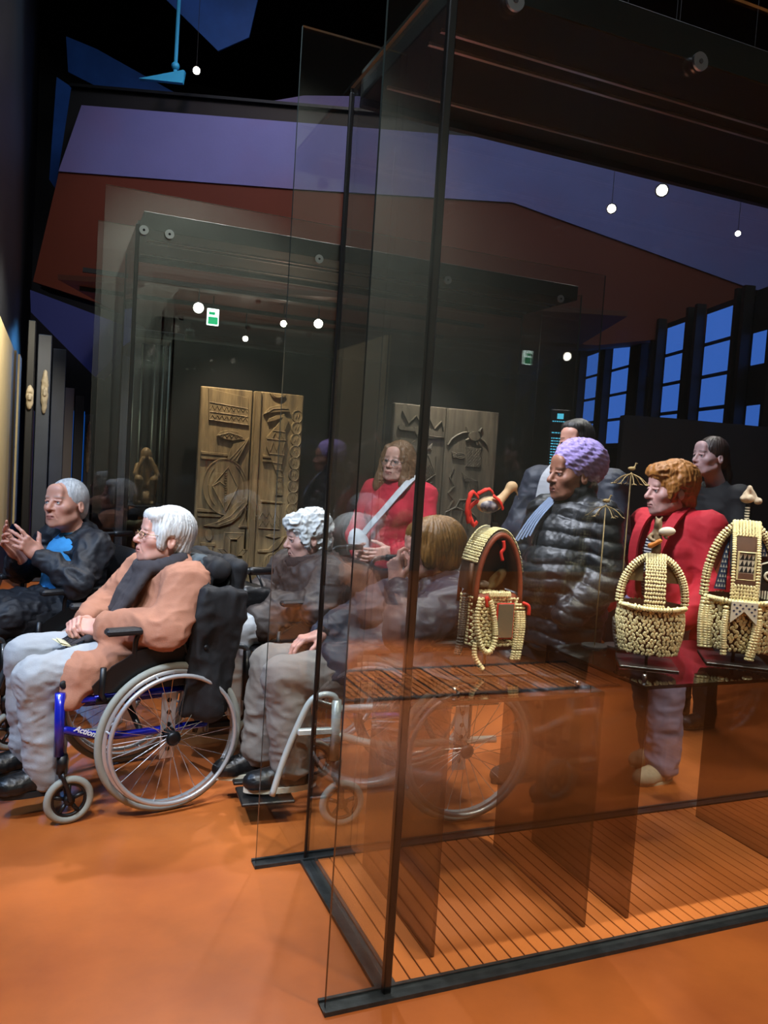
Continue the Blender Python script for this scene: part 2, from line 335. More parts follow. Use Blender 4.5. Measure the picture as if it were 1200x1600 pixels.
# left wall along the corridor
lw = MB().box(-1.1, -.42, 5.0, 15, 0, 8).build('wall_left', G['wall_navy']); tag(lw, 'tall dark wall along the corridor with a beige lit niche', kind='structure')
nb = MB(); nb.box(-.419, -.40, 5.4, 9.3, .5, 2.36); nb.build('niche_panel', G['beige'], lw)
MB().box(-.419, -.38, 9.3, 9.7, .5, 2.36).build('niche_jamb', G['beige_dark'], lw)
MB().box(-.419, -.36, 9.7, 10.2, .5, 2.36).build('niche_jamb', G['beige'], lw)
# glowing screen added in place of the windows mirrored in the near glass
wd = Vector((math.sin(math.radians(16.7)), math.cos(math.radians(16.7)), 0)); wn = Vector((wd.y, -wd.x, 0)); wo = Vector((6.26, 6.22, 0)); WQ = .62
WM = Matrix(((wd.x*WQ, 0, wn.x*WQ, wo.x), (wd.y*WQ, 0, wn.y*WQ, wo.y), (0, WQ, 0, 1.45*(1-WQ)), (0, 0, 0, 1)))
ww = MB().box(13.7, 14, -6, 18, 0, 9).build('wall_right', G['wall_black']); tag(ww, 'dark side wall of the hall', kind='structure')
k = 0
for ci, (s0, s1) in enumerate(((-3.4, -2.9), (-.95, -.35), (.1, 1.2), (1.75, 2.75), (3.2, 3.5), (4.2, 5.5), (6.0, 7.2))):
    k += 1; wt = MB()
    wo_ = MB().prism([(s0-.06, 2.1), (s1+.06, 2.1), (s1+.06, 4.52), (s0-.06, 4.52)], .18, .24, WM).build('window_%d' % k, G['mullion'])
    tag(wo_, ['blue dusk window at the near end of the window wall', 'blue window between the near windows and the wide pane', 'widest blue dusk window beside the gallery box corner', 'blue window next to the widest one, towards the rear', 'very narrow blue window strip', 'blue window past the narrow strip', 'last blue window at the rear end of the wall'][ci], kind='structure')
    for r in range(4):
        z0 = 2.2+r*.57; z1 = z0+.5
        if ci == 1 and r in (1, 3): continue
        MB().prism([(s0, z0), (s1, z0), (s1, z1), (s0, z1)], .165, .178, WM).build('pane', G['pane_blue'], wo_)
    for s in (s0-.16, s1+.06): MB().prism([(s, -.88), (s+.1, -.88), (s+.1, 4.6), (s, 4.6)], .0, .17, WM).build('post', G['mullion'], wo_)
# low dark partition in front of the mirrored-window screen
MP = UM(6.9)
o = MB().prism([(2.0, 0), (6.5, 0), (6.5, 1.86), (2.4, 1.98), (2.0, 1.98)], 0, .12, MP).build('partition_wall', G['wall_navy']); tag(o, 'low dark partition under the blue windows', kind='structure')
# ================================================================== blue planes, rod and lamps under the roof
def plane_obj(name, label, pts, D, m, th=.03, cat='panel'):
    Mx = UM(D); mb = MB().prism(pts, 0, th, Mx); o = mb.build(name, G[m]); tag(o, label, cat, 'blue lit ceiling panels'); return o
plane_obj('ceiling_panel', 'largest slanted blue ceiling panel at the top', [(-4.3, 8.2), (-1.9, 8.6), (-2.2, 6.95), (-2.6, 6.75)], 11, 'blue_plane')
plane_obj('ceiling_panel', 'long faint blue ceiling panel below the largest one', [(-5.05, 7.3), (-4.6, 7.15), (-3.1, 6.45), (-4.4, 6.55), (-5.0, 6.8)], 12, 'blue_plane')
plane_obj('ceiling_panel', 'small faint blue ceiling panel beside the black frame corner', [(-4.95, 6.5), (-4.6, 6.3), (-4.85, 4.9), (-5.0, 5.1)], 11.5, 'blue_plane')
plane_obj('ceiling_panel', 'small lavender ceiling panel behind the glass edge', [(-2.0, 6.02), (-1.4, 6.16), (-.6, 6.2), (-.6, 5.9), (-2.05, 5.95)], 10.8, 'lavender')
rt = empty('hanging_sign_plate', NV*9.8); tag(rt, 'bright cyan plate hanging from a thin blue rod', 'plate')
Mr = Matrix.Translation(-rt.location) @ UM(9.8)
MB().prism([(-3.24, 5.80), (-2.72, 5.78), (-2.70, 5.92), (-2.72, 5.93)], 0, .06, Mr).build('plate', G['cyan_plane'], rt)
a = Mr @ Vector((-2.82, 5.9, .03)); b = Mr @ Vector((-2.80, 9.0, .03)); MB().cyl(a, b, .022, 8).build('rod', G['cyan_plane'], rt)
c = Mr @ Vector((-2.82, 5.98, .03)); MB().ball(c, .05, 10, 6).build('collar', G['cyan_plane'], rt, True)
def lamp(label, pos, aim, r=.05, group='small gallery spotlights'):
    t = empty('spotlight', pos); tag(t, label, 'spotlight', group)
    d = (Vector(aim)-Vector(pos)).normalized()
    MB().tube([-d*.16, -d*.02, Vector((0, 0, 0))], [r*.8, r, r*1.05], 14).build('housing', G['black'], t, True)
    MB().cyl(d*.0005, d*.006, r*.8, 14).build('lens', G['lamp_emit'], t)
    MB().cyl(-d*.1, -d*.1+Vector((0, 0, (3.045 if pos[1] > 6.5 and pos[2] < 3 else 9.0)-pos[2])), .006 if pos[2] < 3 else .003, 6).build('bracket', G['black'], t)
    return t
cam0 = (0, 0, 1.45)
lamp('bright star-like spotlight on the black frame beside the cyan plate', tuple(M10 @ Vector((-2.56, 5.93, -.2))), cam0, .05)
for lb, x, y, z, r in (('spotlight on the rear track beside the green exit sign', 1.26, 8.0, 2.82, .06), ('spotlight on the rear track, low over the carved door', 2.48, 8.0, 2.82, .055), ('small spotlight farther along the rear track', 2.22, 8.4, 2.84, .04), ('tiny spotlight near the rear track end', 1.95, 9.0, 2.72, .035), ('high spotlight glowing above the gallery box corner', 5.09, 6.0, 4.51, .045), ('round bright spotlight glowing before the gallery box', 5.05, 6.0, 4.08, .06), ('medium spotlight glowing before the gallery box', 4.51, 6.0, 3.82, .045), ('small spotlight low before the lavender band', 6.0, 6.0, 3.85, .03)):  # mid-air ones by the gallery box stand in for reflections in the glass
    lamp(lb, (x, y, z), cam0, r)
for lb, y in (('black lighting track behind the far showcase, nearer one', 8.0), ('black lighting track behind the far showcase, farther one', 9.0)):
    o = MB().box(.2, 4.4, y-.02, y+.02, 3.005, 3.045).build('lighting_track', G['black']); tag(o, lb, 'lighting track')
# exit sign
t = empty('exit_sign', (1.49, 8.5, 2.83)); tag(t, 'small green and white illuminated exit sign', 'sign')
MB().bbox(-.06, .06, -.012, .012, -.085, .085, .004).build('sign_box', G['exit_white'], t)
pg = MB(); pg.box(-.05, .05, -.015, -.0125, -.075, .0, M=None); pg.add([(-.045, -.0155, .02), (.02, -.0155, .02), (.02, -.0155, .05), (.045, -.0155, .035), (-.045, -.0155, .05)], [(0, 1, 2, 4)]); pg.build('pictogram', G['exit_green'], t)
MB().cyl((0, 0, .085), (0, 0, .215), .006, 6).build('hanger', G['black'], t)
# ================================================================== implicit modelling: smooth unions meshed by surface nets
class Field:
    def __init__(s, lo, hi, res):
        s.lo = np.array(lo, np.float32); s.res = res; n = np.maximum(4, np.ceil((np.array(hi)-s.lo)/res).astype(int)+1); s.n = n
        s.d = np.full(tuple(n), .5, np.float32)
        s.ax = [(s.lo[i]+np.arange(n[i])*res).astype(np.float32) for i in range(3)]
    def _sl(s, lo, hi, pad):
        out = []
        for i in range(3):
            a = int(math.floor((lo[i]-pad-s.lo[i])/s.res)); b = int(math.ceil((hi[i]+pad-s.lo[i])/s.res))+1
            a = max(a, 0); b = min(b, s.n[i])
            if b <= a: return None, None
            out.append(slice(a, b))
        g = (s.ax[0][out[0]][:, None, None], s.ax[1][out[1]][None, :, None], s.ax[2][out[2]][None, None, :])
        return tuple(out), g
    def _put(s, sl, e, k, op):
        d = s.d[sl]
        if op == 'u':
            if k > 0:
                h = np.maximum(k-np.abs(d-e), 0)/k; s.d[sl] = np.minimum(d, e)-h*h*k*.25
            else: s.d[sl] = np.minimum(d, e)
        elif op == 's':
            e = -e
            if k > 0:
                h = np.maximum(k-np.abs(d-e), 0)/k; s.d[sl] = np.maximum(d, e)+h*h*k*.25
            else: s.d[sl] = np.maximum(d, e)
        else: s.d[sl] = np.maximum(d, e)
    def cap(s, a, b, ra, rb=None, k=.02, op='u', sx=1., sy=1.):
        rb = ra if rb is None else rb; a = np.array(a, np.float32); b = np.array(b, np.float32); R = max(ra, rb)*max(sx, sy, 1)
        lo = np.minimum(a, b)-R; hi = np.maximum(a, b)+R; sl, g = s._sl(lo, hi, k+2.5*s.res)
        if sl is None: return s
        w = (1/sx, 1/sy, 1.)
        c = [(a[i]+b[i])/2 for i in range(3)]
        p = [(g[i]-c[i])*w[i]+c[i]-a[i] for i in range(3)]
        A = np.array([(a[i]-c[i])*w[i]+c[i]-a[i] for i in range(3)], np.float32); B = np.array([(b[i]-c[i])*w[i]+c[i]-a[i] for i in range(3)], np.float32)
        p = [p[i]-A[i] for i in range(3)]; v = B-A; L = float(v@v)+1e-9
        h = np.clip((p[0]*v[0]+p[1]*v[1]+p[2]*v[2])/L, 0, 1)
        e = np.sqrt((p[0]-h*v[0])**2+(p[1]-h*v[1])**2+(p[2]-h*v[2])**2)-(ra+(rb-ra)*h)
        s._put(sl, e, k, op); return s
    def ell(s, c, r, k=.02, op='u', rot=None):
        R = max(r); c = np.array(c, np.float32); sl, g = s._sl(c-(R if rot is not None else np.array(r)), c+(R if rot is not None else np.array(r)), k+2.5*s.res)
        if sl is None: return s
        p = [g[i]-c[i] for i in range(3)]
        if rot is not None:
            M = np.array(rot); p = [M[0, i]*p[0]+M[1, i]*p[1]+M[2, i]*p[2] for i in range(3)]
        k0 = np.sqrt((p[0]/r[0])**2+(p[1]/r[1])**2+(p[2]/r[2])**2); k1 = np.sqrt((p[0]/r[0]**2)**2+(p[1]/r[1]**2)**2+(p[2]/r[2]**2)**2)+1e-6
        s._put(sl, k0*(k0-1)/k1, k, op); return s
    def box(s, c, h, rd=.01, k=.02, op='u', rot=None):
        c = np.array(c, np.float32); R = np.array([np.linalg.norm(h)]*3) if rot is not None else np.array(h); sl, g = s._sl(c-R, c+R, k+rd+2.5*s.res)
        if sl is None: return s
        p = [g[i]-c[i] for i in range(3)]
        if rot is not None:
            M = np.array(rot); p = [M[0, i]*p[0]+M[1, i]*p[1]+M[2, i]*p[2] for i in range(3)]
        q = [np.abs(p[i])-(h[i]-rd) for i in range(3)]
        e = np.sqrt(np.maximum(q[0], 0)**2+np.maximum(q[1], 0)**2+np.maximum(q[2], 0)**2)+np.minimum(np.maximum(np.maximum(q[0], q[1]), q[2]), 0)-rd
        s._put(sl, e, k, op); return s
    def cut(s, p, n, k=0):
        """keep the side the normal n points away from"""
        n = np.array(n, float); n /= np.linalg.norm(n); g = (s.ax[0][:, None, None], s.ax[1][None, :, None], s.ax[2][None, None, :])
        e = (g[0]-p[0])*n[0]+(g[1]-p[1])*n[1]+(g[2]-p[2])*n[2]; s.d = np.maximum(s.d, e.astype(np.float32)); return s
    def mesh(s):
        d = s.d; d[0] = d[-1] = np.maximum(d[0], .01); d[:, 0] = np.maximum(d[:, 0], .01); d[:, -1] = np.maximum(d[:, -1], .01); d[:, :, 0] = np.maximum(d[:, :, 0], .01); d[:, :, -1] = np.maximum(d[:, :, -1], .01); d[0] = np.maximum(d[0], .01); d[-1] = np.maximum(d[-1], .01)
        ins = d < 0; cnt = np.zeros(tuple(np.array(d.shape)-1), np.int8); offs = [(i, j, k) for i in (0, 1) for j in (0, 1) for k in (0, 1)]
        S = d.shape
        for (i, j, k) in offs: cnt += ins[i:S[0]-1+i, j:S[1]-1+j, k:S[2]-1+k]
        act = (cnt > 0) & (cnt < 8); ijk = np.argwhere(act); n = len(ijk)
        if n == 0: return np.zeros((0, 3)), []
        idx = np.full(act.shape, -1, np.int64); idx[act] = np.arange(n)
        C = np.stack([d[ijk[:, 0]+i, ijk[:, 1]+j, ijk[:, 2]+k] for (i, j, k) in offs], 1)
        pos = np.zeros((n, 3)); num = np.zeros((n, 1))
        for a in range(8):
            for b in range(a+1, 8):
                oa, ob = np.array(offs[a]), np.array(offs[b])
                if np.abs(oa-ob).sum() != 1: continue
                m = (C[:, a] < 0) != (C[:, b] < 0); t = C[m, a]/(C[m, a]-C[m, b]); pos[m] += oa+t[:, None]*(ob-oa); num[m] += 1
        V = (ijk+pos/np.maximum(num, 1))*s.res+s.lo
        F = []
        for ax in range(3):
            u, v = (ax+1) % 3, (ax+2) % 3
            A = [slice(None)]*3; B = [slice(None)]*3; A[ax] = slice(0, S[ax]-1); B[ax] = slice(1, S[ax])
            a_, b_ = ins[tuple(A)], ins[tuple(B)]; e = np.argwhere(a_ != b_)
            e = e[(e[:, u] > 0) & (e[:, v] > 0) & (e[:, u] < S[u]-1) & (e[:, v] < S[v]-1)]
            q = []
            for du, dv in ((-1, -1), (0, -1), (0, 0), (-1, 0)):
                c = e.copy(); c[:, u] += du; c[:, v] += dv; q.append(idx[c[:, 0], c[:, 1], c[:, 2]])
            q = np.stack(q, 1); fl = ~a_[e[:, 0], e[:, 1], e[:, 2]]; q[fl] = q[fl][:, ::-1]; F.append(q)
        return V, np.concatenate(F)
def normals(V, F):
    a = V[F[:, 1]]-V[F[:, 0]]; b = V[F[:, 2]]-V[F[:, 0]]; n = np.cross(a, b); N = np.zeros_like(V)
    for i in range(4): np.add.at(N, F[:, i], n)
    return N/(np.linalg.norm(N, axis=1, keepdims=True)+1e-12)
LAT = np.random.default_rng(3).random((32, 32, 32))
def vnoise(P, sc, seed=0):
    """smooth lattice noise in -1..1"""
    q = np.asarray(P)*np.array(sc)+seed*7.31+100; i = np.floor(q).astype(int); f = q-i; f = f*f*(3-2*f); r = 0
    for a in (0, 1):
        for b in (0, 1):
            for c in (0, 1):
                w = (f[:, 0] if a else 1-f[:, 0])*(f[:, 1] if b else 1-f[:, 1])*(f[:, 2] if c else 1-f[:, 2])
                r = r+w*LAT[(i[:, 0]+a) % 32, (i[:, 1]+b) % 32, (i[:, 2]+c) % 32]
    return r*2-1
def folds(V, F, amp=.008, sc=(14, 14, 14), seed=0, sharp=True):
    N = normals(V, F); W = np.stack([vnoise(V, (6, 6, 6), seed+s) for s in (1, 2, 3)], 1)*.05
    n = vnoise(V+W, sc, seed); n2 = vnoise(V+W, np.array(sc)*2.2, seed+9)
    if sharp: n = 1-2*np.abs(n)**.8; n2 = 1-2*np.abs(n2)**.85
    n3 = 1-2*np.abs(vnoise(V+W*.5, np.array(sc)*4.6, seed+17))
    return V+N*(amp*(.75*n+.42*n2+.13*n3))[:, None]
def to_mesh(name, V, F, m, cols=None, smooth=True, mi=None):
    me = bpy.data.meshes.new(name); me.vertices.add(len(V)); me.vertices.foreach_set('co', np.asarray(V, np.float32).ravel())
    F = np.asarray(F, np.int32); me.loops.add(F.size); me.loops.foreach_set('vertex_index', F.ravel())
    me.polygons.add(len(F)); me.polygons.foreach_set('loop_start', np.arange(0, F.size, F.shape[1], dtype=np.int32))
    me.update(calc_edges=True); me.validate()
    if smooth: me.polygons.foreach_set('use_smooth', np.ones(len(me.polygons), bool))
    for x in (m if isinstance(m, (list, tuple)) else [m]): me.materials.append(x)
    if cols is not None:
        a = me.color_attributes.new('Col', 'FLOAT_COLOR', 'POINT'); c = np.ones((len(V), 4), np.float32); c[:, :3] = cols; a.data.foreach_set('color', c.ravel())
    me.update(); return me
def sdf_obj(name, F, m, parent, amp=0, sc=(14, 14, 14), seed=0, sharp=True, T=None, res_smooth=0):
    V, Q = F.mesh()
    if amp: V = folds(V, Q, amp, sc, seed, sharp)
    if T is not None: V = V @ T[0].T+T[1]
    return link(name, to_mesh(name, V, Q, m), parent)
def rotm(yaw=0, pitch=0, roll=0):
    """yaw left (+), pitch up (+), roll to the right (+); degrees"""
    y, p, r = map(math.radians, (yaw, pitch, roll))
    return np.array(Matrix.Rotation(y, 3, 'Z') @ Matrix.Rotation(p, 3, 'X') @ Matrix.Rotation(r, 3, 'Y'))
# ================================================================== people
A3 = lambda *a: np.array(a, float)
def head_shape(S, res=.0034):
    """head in its own frame: +y face, +z up, origin between the ears; S = dict of traits"""
    F = Field((-.115, -.15, -.27), (.115, .15, .16), res); w = S.get('w', 1); j = S.get('jaw', 1); age = S.get('age', 0); ns = S.get('nose', 1)
    F.ell((0, -.018, .030), (.074*w, .094, .086), .0); F.ell((0, .030, -.030), (.061*w, .064, .082), .03)
    F.ell((0, .036, -.074), (.047*w*j, .050, .040), .025); F.ell((0, .074, -.100), (.022*j, .016, .016), .022)
    for s in (-1, 1):
        F.ell((s*.043*w, .056, -.024), (.023, .022, .021), .022); F.cap((s*.050*w*j, .0, -.062), (s*.035*j, .055, -.092), .014, .012, .025)
    F.cap((-.034, .080, .021), (.034, .080, .021), .0105, None, .016); F.ell((0, .074, .052), (.045*w, .022, .034), .02)
    F.ell((0, .072, -.060), (.031, .028, .030), .018)
    for s in (-1, 1):
        F.ell((s*.0315, .096, -.001), (.0165, .014+.002*age, .011+.002*age), .012, 's')
        F.ell((s*.0315, .0765, -.001), (.0155, .0125, .0125), .004)
        F.ell((s*.0315, .0935, -.0012), (.0140, .009, .0052), .0025, 's')
        F.cap((s*.018, .092, .0075), (s*.045, .083, .0065), .0035, .003, .006)
    # nose
    F.cap((0, .088, .010), (0, .108*1+.006*(ns-1), -.026), .0075, .0095*ns, .012); F.ell((0, .109+.006*(ns-1), -.033), (.0105*ns, .011, .0095), .008)
    for s in (-1, 1):
        F.ell((s*.0125*ns, .097, -.036), (.0078, .010, .0072), .007); F.ell((s*.0075, .104, -.0445), (.0034, .0045, .003), .002, 's')
    # mouth
    F.cap((-.020, .086, -.0655), (.020, .086, -.0655), .0070, None, .006); F.ell((0, .0955, -.0630), (.015, .008, .0048), .005); F.ell((0, .0945, -.0735), (.0155, .008, .0055), .005)
    F.cap((-.023, .096, -.0683), (.023, .096, -.0683), .0022+S.get('mouth_open', 0), None, .003, 's')
    for s in (-1, 1):
        if age: F.cap((s*.017, .103, -.040), (s*.031, .086, -.074), .0028*age, .0018, .006, 's'); F.cap((s*.020, .095, -.016), (s*.045, .083, -.015), .002*age, .001, .004, 's')
    # ears
    for s in (-1, 1):
        R = rotm(0, 8, s*-14); c = (s*.076*w, -.014, -.012)
        F.ell(c, (.0075, .018, .031), .006, rot=R); F.ell((c[0]+s*.007, c[1]+.002, c[2]+.006), (.006, .009, .015), .004, 's')
    nb = S.get('neck', (0, -.045, -.22)); F.cap((0, -.022, -.075), nb, .050*S.get('nw', 1), .056*S.get('nw', 1), .03)
    return F
def head_cols(V, S):
    skin = np.array(lin(S['skin'])[:3]); C = np.tile(skin, (len(V), 1)); x, y, z = V.T
    def mix(m, col, a):
        nonlocal C
        m = np.clip(m, 0, 1)[:, None]*a; C = C*(1-m)+np.array(lin(col)[:3])*m
    g = lambda cx, cy, cz, r: np.exp(-(((np.abs(x)-cx)/r[0])**2+((y-cy)/r[1])**2+((z-cz)/r[2])**2))
    mix(g(.038, .07, -.04, (.022, .04, .02)), S.get('blush', '#b8624f'), .45); mix(g(0, .112, -.034, (.014, .02, .012)), S.get('blush', '#b8624f'), .4)
    lip = ((np.abs(z+.0685-.000) < .0105-.012*(np.abs(x)/.03)**2) & (np.abs(x) < .023) & (y > .078)); mix(lip.astype(float), S.get('lip', '#9a4a44'), .75)
    mix(((np.abs(z+.0683) < .0016) & (np.abs(x) < .023) & (y > .078)).astype(float), '#3a1714', .8)
    br = np.exp(-(((z-.0245+.18*np.maximum(np.abs(x)-.035, 0))/.0038)**2))*((np.abs(x) > .013) & (np.abs(x) < .050) & (y > .06)); mix(br, S.get('brow', '#5a4a40'), S.get('browa', .7))
    mix(g(.0315, .085, -.001, (.017, .03, .009)), S.get('lid', '#7c4a40'), .45)
    mix((g(.0, .105, -.045, (.012, .01, .0035))), '#4a1f1a', .7)
    n = vnoise(V, (60, 60, 60), 3)*.5+vnoise(V, (25, 25, 25), 5)*.5; C = C*(1+.07*n)[:, None]
    return np.clip(C, 0, 1)
def hand_shape(wrist, fdir, palm, side, pose, res=.0042, size=1.0):
    """hand mesh in person space; side 'L'/'R'; pose = dict(curl=[5 x (base, mid, tip) degrees], spread=[5])"""
    f = np.array(fdir, float); f /= np.linalg.norm(f); n = np.array(palm, float); n -= f*(n@f); n /= np.linalg.norm(n)
    th = np.cross(f, n) if side == 'R' else np.cross(n, f)
    F = Field((-.09, -.06, -.11), (.09, .22, .06), res)
    # hand frame: x to the thumb, y to the fingers, z away from the palm
    F.box((0.0, .052, 0), (.039, .050, .0125), .012, .01); F.ell((.022, .035, -.008), (.020, .030, .015), .012); F.ell((-.026, .035, -.006), (.015, .032, .013), .012)
    F.cap((0, -.05, 0), (0, .02, 0), .024, .026, .02, sx=1.15)
    lens = ((.040, .026, .021), (.046, .030, .022), (.043, .028, .022), (.034, .021, .019)); xs = (.029, .0095, -.010, -.029); ys = (.097, .102, .098, .088)
    for i in range(4):
        cu = pose['curl'][i+1]; sp = math.radians(pose['spread'][i+1]); p = A3(xs[i], ys[i], .001); a = 0
        r = (.0095, .0088, .0080, .0068); 
        for k in range(3):
            a += math.radians(cu[k]); d = A3(math.sin(sp)*math.cos(a), math.cos(sp)*math.cos(a), -math.sin(a)); q = p+d*lens[i][k]*(.95 if i == 3 else 1)
            F.cap(p, q, r[k], r[k+1], .005); p = q
        F.ell((xs[i], ys[i], .006), (.009, .010, .008), .008)
    cu = pose['curl'][0]; sp = math.radians(pose['spread'][0]); p = A3(.026, .022, -.008); a = math.radians(cu[0])
    for k, (L, r0, r1) in enumerate(((.044, .0135, .0115), (.033, .0108, .0098), (.027, .0095, .0075))):
        d = A3(math.sin(sp)*math.cos(a), math.cos(sp)*math.cos(a), -math.sin(a)); q = p+d*L; F.cap(p, q, r0, r1, .007); p = q
        sp -= math.radians(cu[1] if k == 0 else cu[2]); a += math.radians(4)
    V, Q = F.mesh(); M = np.stack([th, f, -n], 1)
    if np.linalg.det(M) < 0: Q = Q[:, ::-1]
    return (V*size) @ M.T+np.array(wrist), Q
POSES = {
 'relaxed': dict(curl=[(15, 10, 10), (25, 25, 15), (28, 28, 18), (30, 30, 20), (32, 30, 20)], spread=[40, 5, 1, -3, -8]),
 'spread': dict(curl=[(12, -6, -4), (14, 12, 8), (26, 22, 12), (40, 30, 20), (48, 34, 22)], spread=[52, 10, 1, -8, -18]),
 'fist': dict(curl=[(35, 25, 25), (62, 78, 45), (68, 80, 48), (72, 80, 48), (75, 80, 45)], spread=[32, 3, 1, -2, -5]),
 'clasp': dict(curl=[(25, 18, 15), (42, 48, 30), (46, 50, 32), (48, 52, 32), (48, 50, 30)], spread=[30, 3, 1, -2, -5]),
 'chin': dict(curl=[(10, 0, 0), (18, 50, 35), (66, 80, 45), (70, 82, 45), (74, 80, 45)], spread=[48, 6, 2, -2, -5]),
}
def merge(parts):
    Vs, Fs, Cs = [], [], []; o = 0
    for V, F, C in parts:
        Vs.append(V); Fs.append(F+o); Cs.append(np.tile(C, (len(V), 1)) if np.ndim(C) == 1 else C); o += len(V)
    return np.concatenate(Vs), np.concatenate(Fs), np.concatenate(Cs)
mat('skin', '#c08a72', .48, attr='Col', bump=.12, bscale=260, sss=.12, bdist=.002)
mat('eye_white', '#d8d4cc', .15, coat=.6); mat('iris', '#2c3440', .12, coat=.8)
def eye(parent, c, R, off, gaze):
    mb = MB(); n, k = 14, 10
    mb.ball((0, 0, 0), .0122, n, k)
    for i, q in enumerate(mb.f):
        cen = sum((Vector(mb.v[a]) for a in q), Vector())/len(q)
        if cen.normalized().dot(Vector(gaze)) > .87: mb.mi[i] = 1
    V = np.array(mb.v); mb.v = [tuple(v) for v in ((V+np.array(c)) @ R.T+off)]
    return mb.build('eye', [G['eye_white'], G['iris']], parent, True)
def person(label, O, heading, S):
    """S: head pose and traits, joints in the person's own frame (x right, y ahead, z up)"""
    hp = np.array(S['head']); R = rotm(*S.get('turn', (0, 0, 0))); hs = S.get('hs', 1.0)
    nb = np.array(S['neckbase']); S = dict(S); S['neck'] = tuple((R.T @ (nb-hp))/hs)
    V, Q = head_shape(S).mesh(); C = head_cols(V, S); V = (V*hs) @ R.T+hp; parts = [(V, Q, C)]
    sk = np.array(lin(S['skin'])[:3])
    J = S['j']
    for sd in 'LR':
        h = S.get('hand'+sd)
        if h is not None:
            Vh, Qh = hand_shape(J['wr'+sd], h[0], h[1], sd, POSES[h[2]], size=S.get('hsz', .98)); c = sk*(1+.10*vnoise(Vh, (70, 70, 70), 2))[:, None]
            c = c*(.9 if S.get('age', 0) else 1)+np.array(lin('#a8544a')[:3])*(.1 if S.get('age', 0) else 0); parts.append((Vh, Qh, np.clip(c, 0, 1)))
    # the trunk and limbs under the clothes
    pts = np.array([J[k] for k in J]); B = Field(np.minimum(pts.min(0), nb)-.2, np.maximum(pts.max(0), nb)+.16, .016)
    pel, ch = np.array(J['pelvis']), np.array(J['chest'])
    B.cap(pel, ch, .085, .10, .03, sx=1.35); B.cap(ch, nb-(nb-ch)*.1, .085, .05, .05)
    for sd in 'LR':
        B.cap(J['sh'+sd], J['el'+sd], .040, .034, .03); B.cap(J['el'+sd], J['wr'+sd], .032, .024, .02); B.cap(ch, J['sh'+sd], .06, .04, .04)
        B.cap(J['hip'+sd], J['kn'+sd], .070, .045, .03); B.cap(J['kn'+sd], J['an'+sd], .043, .030, .02); B.cap(pel, J['hip'+sd], .08, .07, .03)
    Vb, Qb = B.mesh(); parts.append((Vb, Qb, sk))
    V, Q, C = merge(parts); o = link('person', to_mesh('person', V, Q, G['skin'], C)); o.location = (O[0], O[1], 0); o.rotation_euler = (0, 0, math.radians(heading))
    tag(o, label, 'person')
    for s in (-1, 1): eye(o, (s*.0315, .0775, -.0015), R*hs, hp, S.get('gaze', (0, 1, 0)))
    return o, R, hp, hs
def arm(F, J, sd, r0, r1, r2, cuff=0, k=.03):
    sh, el, wr = (np.array(J[a+sd]) for a in ('sh', 'el', 'wr')); e = el+(wr-el)*(1-cuff)
    F.cap(sh, el, r0, r1, k); F.cap(el, e, r1, r2, .02); return e
def leg(F, J, sd, r0, r1, r2, end=1.0, k=.03):
    hp, kn, an = (np.array(J[a+sd]) for a in ('hip', 'kn', 'an')); F.cap(hp, kn, r0, r1, k); F.cap(kn, kn+(an-kn)*end, r1*.98, r2, .02)
def bounds(J, keys, pad):
    P = np.array([J[k] for k in keys]); return P.min(0)-pad, P.max(0)+pad
def trousers(o, J, m, r=(.088, .068, .062), end=.97, amp=.008, pel=.115, seed=0, low=None):
    lo, hi = bounds(J, ('pelvis', 'hipL', 'hipR', 'knL', 'knR', 'anL', 'anR'), .16); F = Field(lo, hi, .0085)
    F.cap(np.array(J['hipL']), np.array(J['hipR']), pel*.85, None, .03)
    for sd in 'LR': leg(F, J, sd, r[0], r[1], r[2], end)
    if low is not None: F.cut((0, 0, low), (0, 0, -1))
    return sdf_obj('trousers', F, m, o, amp, (9, 9, 16), seed)
def shoe(o, J, sd, dirv, m, sole, L=.26, h=.075, pitch=0, name='shoe'):
    d = np.array(dirv, float); d[2] = 0; d /= np.linalg.norm(d); an = np.array(J['an'+sd]); R = np.stack([A3(d[1], -d[0], 0), d, A3(0, 0, 1)], 1)
    if pitch: R = R @ np.array(Matrix.Rotation(math.radians(pitch), 3, 'X'))
    F = Field((-.07, -.10, -.11), (.07, .24, .07), .0055); hl = L*.28; tl = L-hl
    F.cap((0, -hl+.045, -h+.04), (0, tl-.05, -h+.036), .043, .040, .01, sx=1.0); F.ell((0, tl-.075, -h+.032), (.048, .072, .036), .02); F.cap((0, -.01, .01), (0, .03, -h+.05), .042, .040, .03); F.cap((0, .03, -.012), (0, tl-.09, -h+.05), .034, .028, .02)
    F.cut((0, 0, -h+.012), (0, 0, -1))
    V, Q = F.mesh(); V = folds(V, Q, .0015, (50, 50, 50), 4)
    a = link(name, to_mesh(name, V @ R.T+an, Q, m), o)
    mb = MB(); n = 28; pr = []
    for i in range(n):
        t = 2*PI*i/n; y = math.sin(t); x = math.cos(t); wd = .047 if y > 0 else .040; pr.append((x*wd*(1-.15*max(0, y)**3), (tl-.004 if y > 0 else hl+.0)*(abs(y)**.75)*(1 if y > 0 else -1)))
    mb.prism(pr, -h-.006, -h+.017, Matrix.Identity(4)); V = np.array(mb.v) @ R.T+an; mb.v = [tuple(v) for v in V]; mb.build('sole', sole, a, False)
    # laces
    lc = MB()
    for i in range(4):
        y = .045+i*.022; zz = -.012-(y-.03)*.32+.033; lc.tube([(-.022, y, zz-.004), (0, y+.004, zz+.002), (.022, y, zz-.004)], .0028, 5)
    V = np.array(lc.v) @ R.T+an; lc.v = [tuple(v) for v in V]; lc.build('lace', G['black'], a); return a
